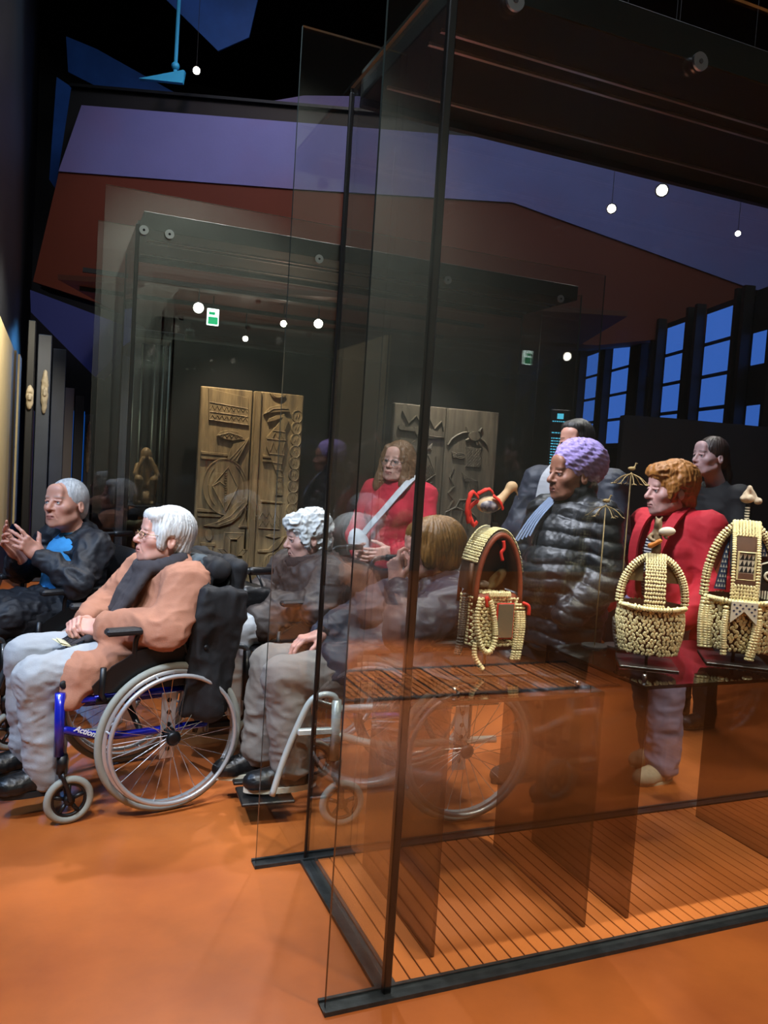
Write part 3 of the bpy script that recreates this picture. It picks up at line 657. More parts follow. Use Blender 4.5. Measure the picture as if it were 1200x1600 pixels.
# ================================================================== hair, hats, glasses
def hair_mat(name, c, rough=.45, var=.35):
    return mat(name, c, rough, var=var, vscale=30, bump=.5, bscale=90, stretch=(3, 3, .6), bdist=.004)
def strands(V, F, amp, seed=0, curl=0, kphi=17, kz=8):
    N = normals(V, F); phi = np.arctan2(V[:, 0], V[:, 1]+.03); rr = np.linalg.norm(V, axis=1)
    P = np.stack([phi*kphi+1.2*vnoise(V, (14, 14, 14), seed), V[:, 2]*kz, rr*8], 1)
    n = 1-2*np.abs(vnoise(P, (1, 1, 1), seed+2)); n2 = vnoise(P, (2.6, 1.5, 1), seed+5)
    d = amp*(.6*n+.5*n2)
    if curl: d = d*.3+curl*(1-2.2*np.abs(vnoise(V+.01*np.stack([vnoise(V, (50, 50, 50), s) for s in (1, 2, 3)], 1), (42, 42, 42), seed+3))+.5*vnoise(V, (80, 80, 80), seed+4))
    return V+N*d[:, None]
def hair(o, R, hp, hs, style, m, amp=.004, curl=0, seed=0, name='hair'):
    F = Field((-.15, -.2, -.32), (.15, .15, .19), .0042)
    if style == 'thin':
        F.ell((0, -.020, .032), (.0785, .0975, .0885), 0); F.ell((0, -.07, -.02), (.060, .042, .060), .02)
        F.ell((0, .128, .045), (.066, .100, .072), .012, 's'); F.ell((0, .13, -.05), (.11, .108, .10), .005, 's')
    elif style == 'pixie':
        F.ell((0, -.024, .040), (.088, .108, .095), 0); F.ell((0, -.074, -.03), (.064, .045, .062), .03)
        for s in (-1, 1): F.ell((s*.066, .018, .0), (.022, .030, .055), .02)
        F.ell((0, .060, .078), (.064, .036, .032), .02); F.ell((0, .128, -.045), (.10, .082, .098), .008, 's')
    elif style == 'full':
        F.ell((0, -.030, .045), (.094, .113, .098), 0); F.ell((0, -.075, -.035), (.072, .050, .068), .03)
        for s in (-1, 1): F.ell((s*.068, .012, .005), (.024, .034, .055), .02)
        F.ell((0, .062, .085), (.070, .042, .036), .03); F.ell((0, .130, -.040), (.095, .080, .098), .01, 's')
    elif style == 'swept':
        F.ell((0, -.045, .048), (.100, .128, .104), 0); F.ell((0, -.085, -.03), (.085, .065, .075), .03)
        for s in (-1, 1): F.ell((s*.073, .0, -.01), (.025, .045, .06), .02)
        F.ell((0, .040, .086), (.066, .040, .030), .04); F.ell((0, .135, -.040), (.095, .082, .100), .01, 's')
    elif style == 'bob':
        F.ell((0, -.022, .038), (.086, .106, .095), 0)
        for s in (-1, 1):
            F.cap((s*.068, .028, .03), (s*.078, .030, -.11), .026, .030, .03); F.cap((s*.075, -.02, .0), (s*.088, .01, -.15), .034, .042, .03); F.cap((s*.05, .055, .075), (s*.074, .045, -.02), .020, .018, .02)
        F.cap((0, -.06, .0), (0, -.07, -.17), .065, .055, .03, sx=1.25); F.ell((0, .135, -.055), (.064, .092, .125), .008, 's')
    elif style == 'tied':
        F.ell((0, -.020, .034), (.0795, .0985, .0900), 0); F.ell((0, -.075, -.01), (.055, .040, .055), .02)
        F.cap((0, -.105, .0), (.015, -.145, -.10), .030, .034, .02); F.cap((.015, -.145, -.10), (-.03, -.12, -.27), .034, .020, .02)
        F.ell((0, .118, -.02), (.085, .088, .10), .006, 's')
    elif style == 'short':
        F.ell((0, -.022, .040), (.082, .103, .092), 0); F.ell((0, -.07, -.02), (.062, .042, .062), .02); F.ell((0, .05, .085), (.055, .035, .03), .02); F.ell((0, .128, -.04), (.095, .085, .098), .008, 's')
    for s in (-1, 1):
        if style not in ('bob', 'swept'): F.ell((s*.088, -.012, -.024), (.026, .024, .036), .008, 's')
    if style not in ('bob', 'tied'): F.cut((0, -.06, -.095), (0, .3, -1))
    V, Q = F.mesh(); V = strands(V, Q, amp, seed, curl); V = (V*hs) @ R.T+hp
    return link(name, to_mesh(name, V, Q, m), o)
def spectacles(o, R, hp, hs, m, w=.021, h=.016, y=.104):
    mb = MB()
    for s in (-1, 1):
        mb.tube([(s*.033+w*math.cos(a), y-.006*abs(math.cos(a)) if s*math.cos(a) > 0 else y, -.006+h*math.sin(a)) for a in [2*PI*i/20 for i in range(20)]], .0016, 5, True)
        mb.tube([(s*(.033+w), y-.006, .0), (s*.077, .06, .004), (s*.080, -.005, .004)], .0014, 5)
    mb.tube([(-.012, y, -.003), (0, y+.003, .0), (.012, y, -.003)], .0015, 5)
    V = (np.array(mb.v)*hs) @ R.T+hp; mb.v = [tuple(v) for v in V]; f = mb.build('spectacles', m, o, True)
    for s in (-1, 1):
        l = MB(); c = [(s*.033+w*.95*math.cos(a), y, -.006+h*.95*math.sin(a)) for a in [2*PI*i/16 for i in range(16)]]
        l.add(c+[(p[0], p[1]+.001, p[2]) for p in c], [tuple(range(16)), tuple(range(16, 32))[::-1]]); V = (np.array(l.v)*hs) @ R.T+hp; l.v = [tuple(v) for v in V]; l.build('lens', G['clear_glass'], f)
    return f
def fabric(name, c, rough=.85, var=.12, bump=.25, bscale=220, vscale=14, **k): return mat(name, c, rough, var=var, vscale=vscale, bump=bump, bscale=bscale, bdist=.003, **k)
def stripes(name, c1, c2, freq=55):
    m = bpy.data.materials.new(name); m.use_nodes = True; N = m.node_tree.nodes; L = m.node_tree.links; b = N['Principled BSDF']; b.inputs['Roughness'].default_value = .85
    tc = N.new('ShaderNodeTexCoord'); w = N.new('ShaderNodeTexWave'); w.bands_direction = 'Z'; w.inputs['Scale'].default_value = freq; w.inputs['Distortion'].default_value = .6; w.inputs['Detail Scale'].default_value = .4
    L.new(tc.outputs['Object'], w.inputs[0]); r = N.new('ShaderNodeValToRGB'); r.color_ramp.interpolation = 'CONSTANT'; r.color_ramp.elements[0].color = lin(c1); r.color_ramp.elements[1].color = lin(c2); r.color_ramp.elements[1].position = .5
    L.new(w.outputs[0], r.inputs[0]); L.new(r.outputs[0], b.inputs['Base Color']); MATS[name] = m; return m
mat('cuff_knit', '#b9b5ac', .9, bump=.4, bscale=160)
mat('gold_wire', '#b79a6a', .3, 1); mat('silver_wire', '#aeb0b4', .3, 1); mat('strap_blue', '#3c5a78', .6); mat('rubber_sole', '#cfc9b4', .7); mat('sole_dark', '#17181a', .7); mat('leather_black', '#0e0f10', .38, bump=.15, bscale=90, var=.1)
def torso(F, J, nb, r=(.13, .135, .07), sx=1.38, k=.04):
    pel, ch, nb = np.array(J['pelvis']), np.array(J['chest']), np.array(nb)
    F.cap(pel, ch, r[0], r[1], k, sx=sx); F.cap(ch, nb, r[1]*.8, r[2], k)
    for sd in 'LR': F.cap(ch+(nb-ch)*.6, np.array(J['sh'+sd]), r[1]*.62, r[1]*.55, k)
def band(o, name, pts, w, t, m, amp=.004, seed=0, k=.02, res=.0085):
    """soft strip of cloth (scarf, strap) along a path; w, t may be lists"""
    P = [np.array(p) for p in smooth_path(pts, 5)]; n = len(P); W = np.interp(np.linspace(0, 1, n), np.linspace(0, 1, len(w)), w) if isinstance(w, (list, tuple)) else [w]*n
    A = np.array(P); F = Field(A.min(0)-max(W)-.03, A.max(0)+max(W)+.03, res)
    for i in range(n-1): F.cap(P[i], P[i+1], W[i]*t, W[i+1]*t, k, sx=1/t if False else 1.0)
    return sdf_obj(name, F, m, o, amp, (26, 26, 26), seed)
def ribbon(o, name, pts, wdir, w, th, m, n=6):
    """flat strap swept along pts, width along wdir"""
    P = smooth_path(pts, n); mb = MB(); vs = []; wd = Vector(wdir).normalized()
    for i, p in enumerate(P):
        t = (P[min(i+1, len(P)-1)]-P[max(i-1, 0)]).normalized(); nn = t.cross(wd).normalized(); ww = nn.cross(t).normalized()
        wi = w[0]+(w[1]-w[0])*i/(len(P)-1) if isinstance(w, (tuple, list)) else w
        for a, b in ((-1, -1), (1, -1), (1, 1), (-1, 1)): vs.append(p+ww*a*wi/2+nn*b*th/2)
    k = len(P); fs = [(i*4+j, i*4+(j+1) % 4, (i+1)*4+(j+1) % 4, (i+1)*4+j) for i in range(k-1) for j in range(4)]+[(3, 2, 1, 0), (4*k-4, 4*k-3, 4*k-2, 4*k-1)]
    return mb.add(vs, fs).build(name, m, o)
def seated(head, neck, lean=0, **ov):
    J = dict(pelvis=(0, .03, .59), chest=(0, neck[1]-.03, neck[2]-.13), shL=(-.18, neck[1]-.01, neck[2]-.055), shR=(.18, neck[1]-.01, neck[2]-.055), elL=(-.26, neck[1]+.1, .76), elR=(.26, neck[1]+.1, .76), wrL=(-.1, .32, .72), wrR=(.1, .32, .72),
             hipL=(-.10, .06, .585), hipR=(.10, .06, .585), knL=(-.11, .50, .56), knR=(.11, .50, .56), anL=(-.10, .52, .19), anR=(.10, .52, .19)); J.update(ov); return J
def standing(h, **ov):
    J = dict(pelvis=(0, 0, .56*h), chest=(0, 0, .735*h), shL=(-.165, -.01, .80*h), shR=(.165, -.01, .80*h), elL=(-.235, -.01, .625*h), elR=(.235, -.01, .625*h), wrL=(-.24, .06, .48*h), wrR=(.24, .06, .48*h), hipL=(-.085, 0, .52*h), hipR=(.085, 0, .52*h), knL=(-.095, .02, .285*h), knR=(.095, .02, .285*h), anL=(-.10, -.03, .075), anR=(.10, -.03, .075)); J.update(ov); return J
KE = ('pelvis', 'chest', 'shL', 'shR', 'elL', 'elR', 'wrL', 'wrR')
# ------------------------------------------------------------------ 1. old man in a black jacket and blue jumper
def man_black_jacket():
    nb = (0, -.005, .985); J = seated(None, nb, shL=(-.195, -.02, .925), elL=(-.275, .10, .775), wrL=(-.11, .22, .895), shR=(.18, .02, .935), elR=(.27, .16, .765), wrR=(.035, .27, .885))
    o, R, hp, hs = person('elderly man in black jacket and blue jumper, seated, gesturing with spread fingers', (.12, 4.36), 113, dict(head=(0, .05, 1.135), neckbase=nb, turn=(24, 6, 3), hs=1.09, skin='#c9937c', blush='#b0604c', lip='#9c5a50', brow='#a39a94', browa=.5, age=1.2, nose=1.25, jaw=1.02, j=J, gaze=(0, .99, .1), handL=((.12, .72, .62), (.95, .1, .1), 'spread'), handR=((-.1, .62, .78), (-.9, -.3, .1), 'spread')))
    hair(o, R, hp, hs, 'thin', hair_mat('hair_grey', '#b9bab8'), .002, seed=1)
    m = fabric('cloth_black_jacket', '#15171d', .62); lo, hi = bounds(J, KE, .19); F = Field(lo, hi, .008); torso(F, J, (0, -.02, .985))
    for sd in 'LR': arm(F, J, sd, .078, .068, .048, .16)
    F.ell((0, -.03, .985), (.088, .088, .045), .02); F.cap((-.02, .06, .60), (-.1, .36, .60), .115, .09, .05); F.cap((.02, .06, .60), (.1, .36, .60), .115, .09, .05)
    F.cap((.0, .09, 1.03), (.0, .15, .93), .066, .066, .015, 's'); F.cap((.0, .15, .93), (.01, .20, .72), .066, .03, .015, 's'); F.ell((0, .03, 1.03), (.070, .085, .07), .01, 's')
    sdf_obj('jacket', F, m, o, .015, (10, 10, 14), 3)
    F = Field((-.2, -.15, .55), (.2, .25, 1.05), .010); F.cap((0, .07, .62), (0, .02, .88), .105, .105, .03, sx=1.2); F.cap((0, .02, .88), (0, .0, .97), .10, .062, .03); F.cap((0, .14, 1.02), (0, .15, .93), .045, .012, .01, 's')
    sdf_obj('jumper', F, fabric('knit_blue', '#3b8fc9', .9, bump=.4), o, .003, (30, 30, 30), 4)
    F = Field((-.1, -.1, .9), (.1, .15, 1.06), .008); F.cap((0, .012, .90), (0, .006, 1.005), .062, .058, .01)
    sdf_obj('shirt_collar', F, fabric('shirt_pale', '#b8b3a8', .8), o)
    trousers(o, J, fabric('trousers_black', '#14151a', .7), seed=5)
    for sd in 'LR': shoe(o, J, sd, (0, 1, 0), G['leather_black'], G['sole_dark'])
    # silver watch strap
    w = np.array(J['wrL']); d = A3(.12, .72, .62); mb = MB(); mb.torus(Vector(w-d*.02), Vector(d), .031, .0045, 18, 6); mb.build('watch', G['silver_wire'], o, True)
man_black_jacket()
# ------------------------------------------------------------------ 2. white-haired lady in a camel coat
def lady_camel():
    nb = (0, -.065, .935); J = seated(None, nb, chest=(0, -.085, .81), pelvis=(0, .0, .59), shL=(-.185, -.075, .895), shR=(.175, -.03, .885), elL=(-.265, .03, .735), elR=(.25, .10, .73), wrL=(-.075, .225, .715), wrR=(.065, .25, .715), hipL=(-.10, .06, .60), hipR=(.10, .06, .60), knL=(-.11, .475, .545), knR=(.10, .47, .575), anL=(-.10, .425, .17), anR=(.11, .44, .18))
    o, R, hp, hs = person('white-haired lady with spectacles in camel coat, sitting with clasped hands', (.416, 3.47), 102.7, dict(head=(0, -.035, 1.072), neckbase=nb, turn=(-4, 9, 0), hs=1.02, skin='#cf9d8c', blush='#b4665a', lip='#a0625a', brow='#b0a8a4', browa=.3, age=1.3, nose=1.2, j=J, handL=((.42, .70, .02), (.55, -.2, -.75), 'clasp'), handR=((-.55, .60, .10), (-.4, -.35, -.85), 'clasp')))
    hair(o, R, hp, hs, 'pixie', hair_mat('hair_white', '#c9cac7'), .0045, seed=2)
    spectacles(o, R, hp, hs, G['gold_wire'], .02, .014)
    m = fabric('wool_camel', '#a8745c', .95, var=.08, bump=.3); lo, hi = bounds(J, KE, .2); hi[1] = .6; lo[2] = .44; F = Field(lo, hi, .008); torso(F, J, (0, -.075, .95), (.135, .14, .085))
    for sd in 'LR': arm(F, J, sd, .094, .084, .058, .10)
    F.ell((0, -.09, .955), (.095, .09, .04), .03); F.cap((-.08, .05, .60), (-.15, .36, .56), .105, .065, .05); F.cap((.08, .05, .60), (.15, .34, .57), .105, .07, .05)
    F.cap((-.17, .30, .56), (-.20, .38, .47), .06, .045, .04); F.ell((0, -.02, 1.02), (.07, .085, .065), .01, 's'); F.cap((.01, .12, .99), (.01, .17, .78), .05, .03, .015, 's')
    c = sdf_obj('coat', F, m, o, .014, (8, 8, 9), 8)
    for p in ((-.165, .335, .615), (-.205, .40, .535)):
        b = MB(); b.lathe([(0, 0), (.014, 0), (.016, .004), (.012, .008), (0, .007)], 14); M = Matrix.Translation(p) @ Matrix.Rotation(math.radians(-78), 4, 'Y'); b.v = [tuple(M @ Vector(v)) for v in b.v]; b.build('button', G['black'], c, True)
    sm = fabric('scarf_grey', '#3a3639', .9)
    F = Field((-.16, -.2, .6), (.16, .32, 1.05), .009)
    for i in range(16):
        a0, a1 = 2*PI*i/16, 2*PI*(i+1)/16; F.cap((.085*math.sin(a0), -.03+.085*math.cos(a0), .965-.022*math.cos(a0)), (.085*math.sin(a1), -.03+.085*math.cos(a1), .965-.022*math.cos(a1)), .028, None, .01)
    for q in range(5):
        x = -.075+q*.020; F.cap((x*.9, .055-abs(x)*.2, .945), (x, .122-.004*q, .83), .017, .018, .008); F.cap((x, .122-.004*q, .83), (x*.8+.005, .178, .72), .018, .019, .008); F.cap((x*.8+.005, .178, .72), (x*.7-.02, .285, .672), .019, .016, .008)
    for q in range(3): x = .035+q*.018; F.cap((x*.9, .05, .945), (x, .115, .84), .016, .017, .008); F.cap((x, .115, .84), (x+.008, .15, .76), .017, .014, .008)
    sdf_obj('scarf', F, sm, o, .006, (12, 30, 12), 3)
    fr = MB()
    for i in range(22): 
        x = -.09+i*.006; fr.tube([(x, .30, .675), (x-.004+.006*math.sin(i), .335, .662), (x-.006, .36+.012*math.sin(i*2.3), .648)], .0028, 4)
    fr.build('scarf_fringe', sm, o)
    trousers(o, J, fabric('trousers_pale', '#9ea2a6', .85, var=.06), (.085, .080, .075), 1.0, .009, seed=2)
    for sd in 'LR': shoe(o, J, sd, (0, 1, 0), G['leather_black'], G['sole_dark'])
    w = np.array(J['wrL']); d = A3(.42, .70, .02); d /= np.linalg.norm(d); mb = MB(); mb.torus(Vector(w-d*.012), Vector(d), .030, .006, 18, 6); wt = mb.build('watch', G['strap_blue'], o, True)
    dial = MB(); q = w-d*.012+A3(-.028, .0, -.012); dial.cyl(Vector(q), Vector(q+A3(-.009, .004, -.003)), .015, 14); dial.build('dial', G['silver_wire'], wt, True)
lady_camel()
# ------------------------------------------------------------------ 3. curly white hair, dark parka
def lady_curly():
    nb = (0, .0, .895); J = seated(None, nb, chest=(0, -.02, .77), pelvis=(0, -.02, .59), shL=(-.19, -.03, .845), shR=(.18, .03, .845), elL=(-.26, .07, .70), elR=(.25, .12, .70), wrL=(-.08, .24, .70), wrR=(.08, .27, .71), knL=(-.11, .43, .60), knR=(.11, .45, .60), anL=(-.1, .43, .2), anR=(.1, .45, .2))
    o, R, hp, hs = person('lady with curly white hair and dark brown parka, looking down, seated', (1.27, 4.0), 98.7, dict(head=(0, .03, 1.03), neckbase=nb, turn=(-8, -9, 0), hs=1.03, skin='#c99a8a', blush='#ae685e', lip='#a0645c', brow='#b8b2ae', browa=.4, age=1.3, nose=1.3, j=J, handL=((.4, .8, -.1), (.3, 0, -.95), 'clasp'), handR=((-.4, .8, -.1), (-.3, 0, -.95), 'clasp')))
    hair(o, R, hp, hs, 'full', hair_mat('hair_white_curl', '#cfcfcb', .5, .15), .004, .010, seed=6)
    m = fabric('parka_brown', '#3d3430', .6); lo, hi = bounds(J, KE, .2); F = Field(lo, hi, .008); torso(F, J, (0, -.01, .91), (.15, .15, .10))
    for sd in 'LR': arm(F, J, sd, .092, .082, .062, .08)
    F.ell((0, -.05, .90), (.14, .11, .06), .03); F.cap((-.1, .05, .86), (.1, .06, .86), .05, None, .03); F.ell((0, .02, .99), (.085, .095, .06), .01, 's'); F.cap((-.08, .05, .62), (-.12, .30, .62), .11, .09, .05); F.cap((.08, .05, .62), (.12, .30, .62), .11, .09, .05)
    sdf_obj('parka', F, m, o, .018, (9, 9, 11), 12)
    F = Field((-.16, -.14, .82), (.16, .18, 1.0), .008)
    for i in range(14):
        a0, a1 = 2*PI*i/14, 2*PI*(i+1)/14; F.cap((.088*math.sin(a0), .005+.092*math.cos(a0), .915-.02*math.cos(a0)), (.088*math.sin(a1), .005+.092*math.cos(a1), .915-.02*math.cos(a1)), .030, None, .01)
    sdf_obj('scarf', F, fabric('scarf_dark', '#2a2322', .9), o, .006, (20, 20, 20), 2)
    trousers(o, J, fabric('trousers_white', '#c9d2da', .8, var=.05), (.088, .078, .072), .98, .008, seed=7)
    for sd in 'LR': shoe(o, J, sd, (0, 1, 0), G['leather_black'], G['sole_dark'])
lady_curly()
# ------------------------------------------------------------------ 4. auburn-haired lady in navy, hand at her mouth
def lady_navy():
    nb = (0, .04, .945); J = seated(None, nb, pelvis=(0, .17, .585), chest=(0, .05, .81), hipL=(-.10, .22, .585), hipR=(.10, .22, .585), knL=(-.10, .72, .575), knR=(.10, .74, .56), anL=(-.10, .665, .205), anR=(.10, .76, .185), shL=(-.19, .06, .885), shR=(.19, .10, .885), elL=(-.265, .28, .785), wrL=(-.075, .262, .945), elR=(.27, .34, .72), wrR=(.07, .53, .70))
    o, R, hp, hs = person('auburn-haired lady in navy jacket, seated, holding her hand to her mouth', (1.61, 3.085), 86.6, dict(head=(0, .105, 1.078), neckbase=nb, turn=(-8, -4, 0), hs=1.0, skin='#c79484', blush='#b06a60', lip='#a0625a', brow='#7a5a48', browa=.4, age=1.2, nose=1.1, j=J, handL=((.22, .12, .95), (.35, -.95, .05), 'chin'), handR=((-.2, .95, -.15), (0, -.1, -1), 'relaxed')))
    hair(o, R, hp, hs, 'swept', hair_mat('hair_auburn', '#7c5626', .4, .45), .006, seed=9)
    m = fabric('jacket_navy', '#262b3a', .55, var=.1); lo, hi = bounds(J, KE, .2); F = Field(lo, hi, .008); torso(F, J, (0, .02, .955), (.15, .15, .085))
    for sd in 'LR': arm(F, J, sd, .090, .082, .052, .20)
    F.ell((0, -.02, .955), (.12, .10, .05), .03); F.cap((-.06, -.06, .93), (.06, -.06, .93), .07, None, .04); F.ell((0, .075, 1.02), (.075, .09, .055), .01, 's'); F.cap((-.06, .22, .60), (-.10, .50, .60), .115, .10, .06); F.cap((.06, .22, .60), (.10, .52, .60), .115, .10, .06)
    sdf_obj('jacket', F, m, o, .016, (9, 9, 12), 15)
    for sd, d in (('L', 1), ('R', 1)):
        el, wr = np.array(J['el'+sd]), np.array(J['wr'+sd]); F = Field(np.minimum(el, wr)-.07, np.maximum(el, wr)+.07, .007); F.cap(el+(wr-el)*.74, el+(wr-el)*.98, .042, .036, 0); sdf_obj('knit_cuff', F, G['cuff_knit'] if sd == 'L' else fabric('knit_black', '#101114', .9), o, .003, (60, 60, 60), 2)
    trousers(o, J, fabric('trousers_grey', '#7a756f', .8, var=.06), (.095, .085, .082), .93, .010, pel=.12, seed=21)
    for sd in 'LR': 
        an = np.array(J['an'+sd]); F = Field(an-.09, an+.13, .007); F.cap(an+A3(0, 0, -.01), an+A3(0, 0, .09), .036, .040, 0); sdf_obj('sock', F, fabric('sock', '#b0a79a', .9), o)
        shoe(o, J, sd, (-.03, 1, 0), G['leather_black'], G['rubber_sole'], .28, .085)
lady_navy()
# ------------------------------------------------------------------ 5. standing, red turtleneck
def lady_red():
    h = 1.57; nb = (0, -.03, 1.315); J = standing(h, wrL=(-.12, .22, .92), elL=(-.25, .03, .97), wrR=(.1, .24, .90), elR=(.25, .03, .97), shL=(-.18, -.04, 1.262), shR=(.18, -.04, 1.255))
    o, R, hp, hs = person('long-haired woman in red turtleneck and clear spectacles standing before the dark carved door', (1.96, 4.52), 127, dict(head=(0, .0, 1.452), neckbase=nb, turn=(2, 3, -5), hs=1.04, skin='#d3a392', blush='#c07a6c', lip='#a85c58', brow='#5a4436', j=J, handL=((.5, .8, -.1), (.7, -.6, 0), 'relaxed'), handR=((-.5, .8, -.1), (-.7, -.6, 0), 'relaxed')))
    hair(o, R, hp, hs, 'bob', hair_mat('hair_brown', '#7a5a3e', .4), .007, .0025, seed=11); spectacles(o, R, hp, hs, G['silver_wire'], .022, .019)
    m = fabric('knit_red', '#b41f33', .95, bump=.5, bscale=120); lo, hi = bounds(J, KE, .2); F = Field(lo, hi, .008); torso(F, J, (0, -.03, 1.32), (.125, .135, .075), 1.32)
    for sd in 'LR': arm(F, J, sd, .072, .062, .045, .10); F.ell(((-.075 if sd == 'L' else .075), .10, 1.14), (.075, .065, .07), .04)
    F.cap((0, -.03, 1.29), (0, -.022, 1.355), .073, .070, .02); F.ell((0, -.022, 1.385), (.058, .058, .03), .005, 's')
    sdf_obj('sweater', F, m, o, .006, (10, 10, 16), 18)
    st = fabric('strap_pale', '#c4c8cc', .6); ribbon(o, 'bag_strap', [(-.115, -.02, 1.375), (-.10, .09, 1.30), (-.03, .185, 1.16), (.09, .185, 1.02), (.15, .14, .95)], (.6, .0, .6), .035, .012, st)
    F = Field((-.02, .08, .80), (.28, .30, 1.08), .008); F.ell((.12, .19, .94), (.065, .05, .10), 0, rot=rotm(0, 0, 30)); sdf_obj('pouch_bag', F, st, o, .006, (12, 12, 22), 3)
    trousers(o, J, fabric('trousers_ink', '#1a1c24', .8), seed=9)
    for sd in 'LR': shoe(o, J, sd, (0, 1, 0), G['leather_black'], G['sole_dark'])
lady_red()
# ------------------------------------------------------------------ 6. lilac knit hat and black puffer
def lady_hat():
    h = 1.57; nb = (0, -.055, 1.315); J = standing(h, chest=(0, -.03, 1.13), pelvis=(0, -.03, .86), shL=(-.165, -.05, 1.255), shR=(.165, -.05, 1.255), elL=(-.225, -.03, .99), wrL=(-.16, .12, .84), elR=(.23, .0, .99), wrR=(.14, .16, .86), anL=(-.095, .0, .075), anR=(.11, .02, .075))
    o, R, hp, hs = person('woman in lilac knitted hat and black quilted coat standing against the glass', (2.16, 3.025), 103, dict(head=(0, -.015, 1.446), neckbase=nb, turn=(-14, 0, 0), hs=1.03, skin='#9c6a54', blush='#86503e', lip='#84463f', brow='#2a1c18', lid='#5a342a', age=.5, nose=1.3, w=1.03, j=J))
    F = Field((-.14, -.19, -.12), (.14, .14, .2), .0042); F.ell((0, -.035, .055), (.096, .120, .108), 0, rot=rotm(0, 14, 0)); F.ell((0, -.09, .06), (.085, .075, .09), .04)
    F.cut((0, .09, .040), (0, .52, -.85)); V, Q = F.mesh(); N = normals(V, Q); phi = np.arctan2(V[:, 0], V[:, 1]+.04); u = V[:, 2]*.86+V[:, 1]*-.45
    row = u/.026; d = .0042*np.sin(phi*13+PI*np.floor(row))*np.sin(row*2*PI)-.0035*np.exp(-((row % 1-.5)/.16)**2)*(np.sin(phi*13+PI*np.floor(row)) > 0); V = V+N*d[:, None]
    V = (V*hs) @ R.T+hp; ht = link('knit_hat', to_mesh('knit_hat', V, Q, fabric('knit_lilac', '#a794ce', .95, bump=.6, bscale=150)), o)
    F = Field((-.1, -.15, -.14), (.1, .0, .0), .006); F.ell((0, -.08, -.055), (.066, .045, .05), 0); sdf_obj('hair', F, hair_mat('hair_black', '#141010'), o, .003, (40, 40, 40), 1, T=(R*hs, hp))
    m = fabric('quilt_black', '#14171a', .46, var=.1, bump=.25, bscale=60); lo, hi = bounds(J, KE, .22); lo[2] = .60; F = Field(lo, hi, .008); torso(F, J, (0, -.06, 1.33), (.165, .155, .088), 1.25)
    F.cap((0, -.02, .72), (0, -.03, .9), .155, .165, .03, sx=1.3); F.cut((0, 0, .655), (0, 0, -1)); F.ell((0, .07, .98), (.17, .12, .16), .05)
    for sd in 'LR': arm(F, J, sd, .088, .080, .066, .0, .02)
    F.cap((0, -.06, 1.31), (0, -.045, 1.375), .085, .088, .02); F.ell((0, -.02, 1.42), (.068, .078, .06), .01, 's')
    V, Q = F.mesh(); N = normals(V, Q); zz = V[:, 2]+.02*vnoise(V, (7, 7, 7), 3)+.25*np.maximum(np.abs(V[:, 0])-.19, 0); q = np.abs(np.sin(zz*PI/.066)); V = V+N*(.013*np.sqrt(q)-.010)[:, None]; V = folds(V, Q, .0055, (16, 16, 26), 5); link('quilted_coat', to_mesh('quilted_coat', V, Q, m), o)
    sc = fabric('scarf_blue', '#6f7f98', .85)
    for i in range(5):
        ribbon(o, 'scarf_strand', [(.03+i*.012, .03, 1.335), (.05+i*.014, .115, 1.24), (.055+i*.02, .165+.004*i, 1.16-.01*i)], (1, .3, 0), .009, .006, sc)
    trousers(o, J, fabric('trousers_jet', '#0c0d10', .8), (.098, .075, .07), .96, .006, seed=4)
    for sd in 'LR': shoe(o, J, sd, (.15 if sd == 'R' else -.05, 1, 0), fabric('suede_black', '#0d0e11', .8), G['sole_dark'], .27)
lady_hat()
# ------------------------------------------------------------------ 7. man half hidden behind the hat
def man_scarf():
    h = 1.74; nb = (0, -.07, 1.475); J = standing(h, chest=(0, -.05, 1.28), pelvis=(0, -.04, .98), shL=(-.2, -.08, 1.40), shR=(.2, -.08, 1.40), elL=(-.28, .0, 1.12), wrL=(-.05, .14, 1.15), elR=(.28, .0, 1.12), wrR=(.10, .15, 1.13))
    o, R, hp, hs = person('dark-haired man in navy anorak and pale scarf, half hidden behind the lilac hat', (2.47, 3.47), 118, dict(head=(0, -.055, 1.605), neckbase=nb, turn=(0, 0, 0), hs=1.02, skin='#c08c78', lip='#96524c', brow='#1e1612', j=J, handL=((.55, .55, .35), (.4, -.85, .1), 'clasp'), handR=((-.6, .3, .5), (-.3, -.9, .1), 'clasp')))
    hair(o, R, hp, hs, 'short', hair_mat('hair_dark', '#17110e', .5), .004, seed=13)
    m = fabric('anorak_navy', '#171d2b', .6); lo, hi = bounds(J, KE, .2); F = Field(lo, hi, .009); torso(F, J, (0, -.07, 1.49), (.15, .15, .09))
    for sd in 'LR': arm(F, J, sd, .085, .075, .055, .12)
    F.cap((0, -.08, 1.46), (0, -.07, 1.52), .09, .092, .02); F.ell((0, -.05, 1.57), (.075, .08, .07), .01, 's'); F.cap((0, .10, 1.50), (0, .14, 1.25), .04, .025, .01, 's'); sdf_obj('anorak', F, m, o, .009, (8, 8, 14), 8)
    sc = fabric('scarf_pale_blue', '#97999c', .9); ribbon(o, 'scarf', [(.06, -.02, 1.50), (.065, .09, 1.42), (.07, .125, 1.28), (.07, .135, 1.18)], (1, 0, 0), .075, .02, sc)
    ribbon(o, 'scarf', [(-.06, -.02, 1.50), (-.055, .09, 1.42), (-.05, .12, 1.32)], (1, 0, 0), .07, .02, sc)
    trousers(o, J, fabric('trousers_ink', '#1a1c24', .8), seed=3)
    for sd in 'LR': shoe(o, J, sd, (0, 1, 0), G['leather_black'], G['sole_dark'])
man_scarf()
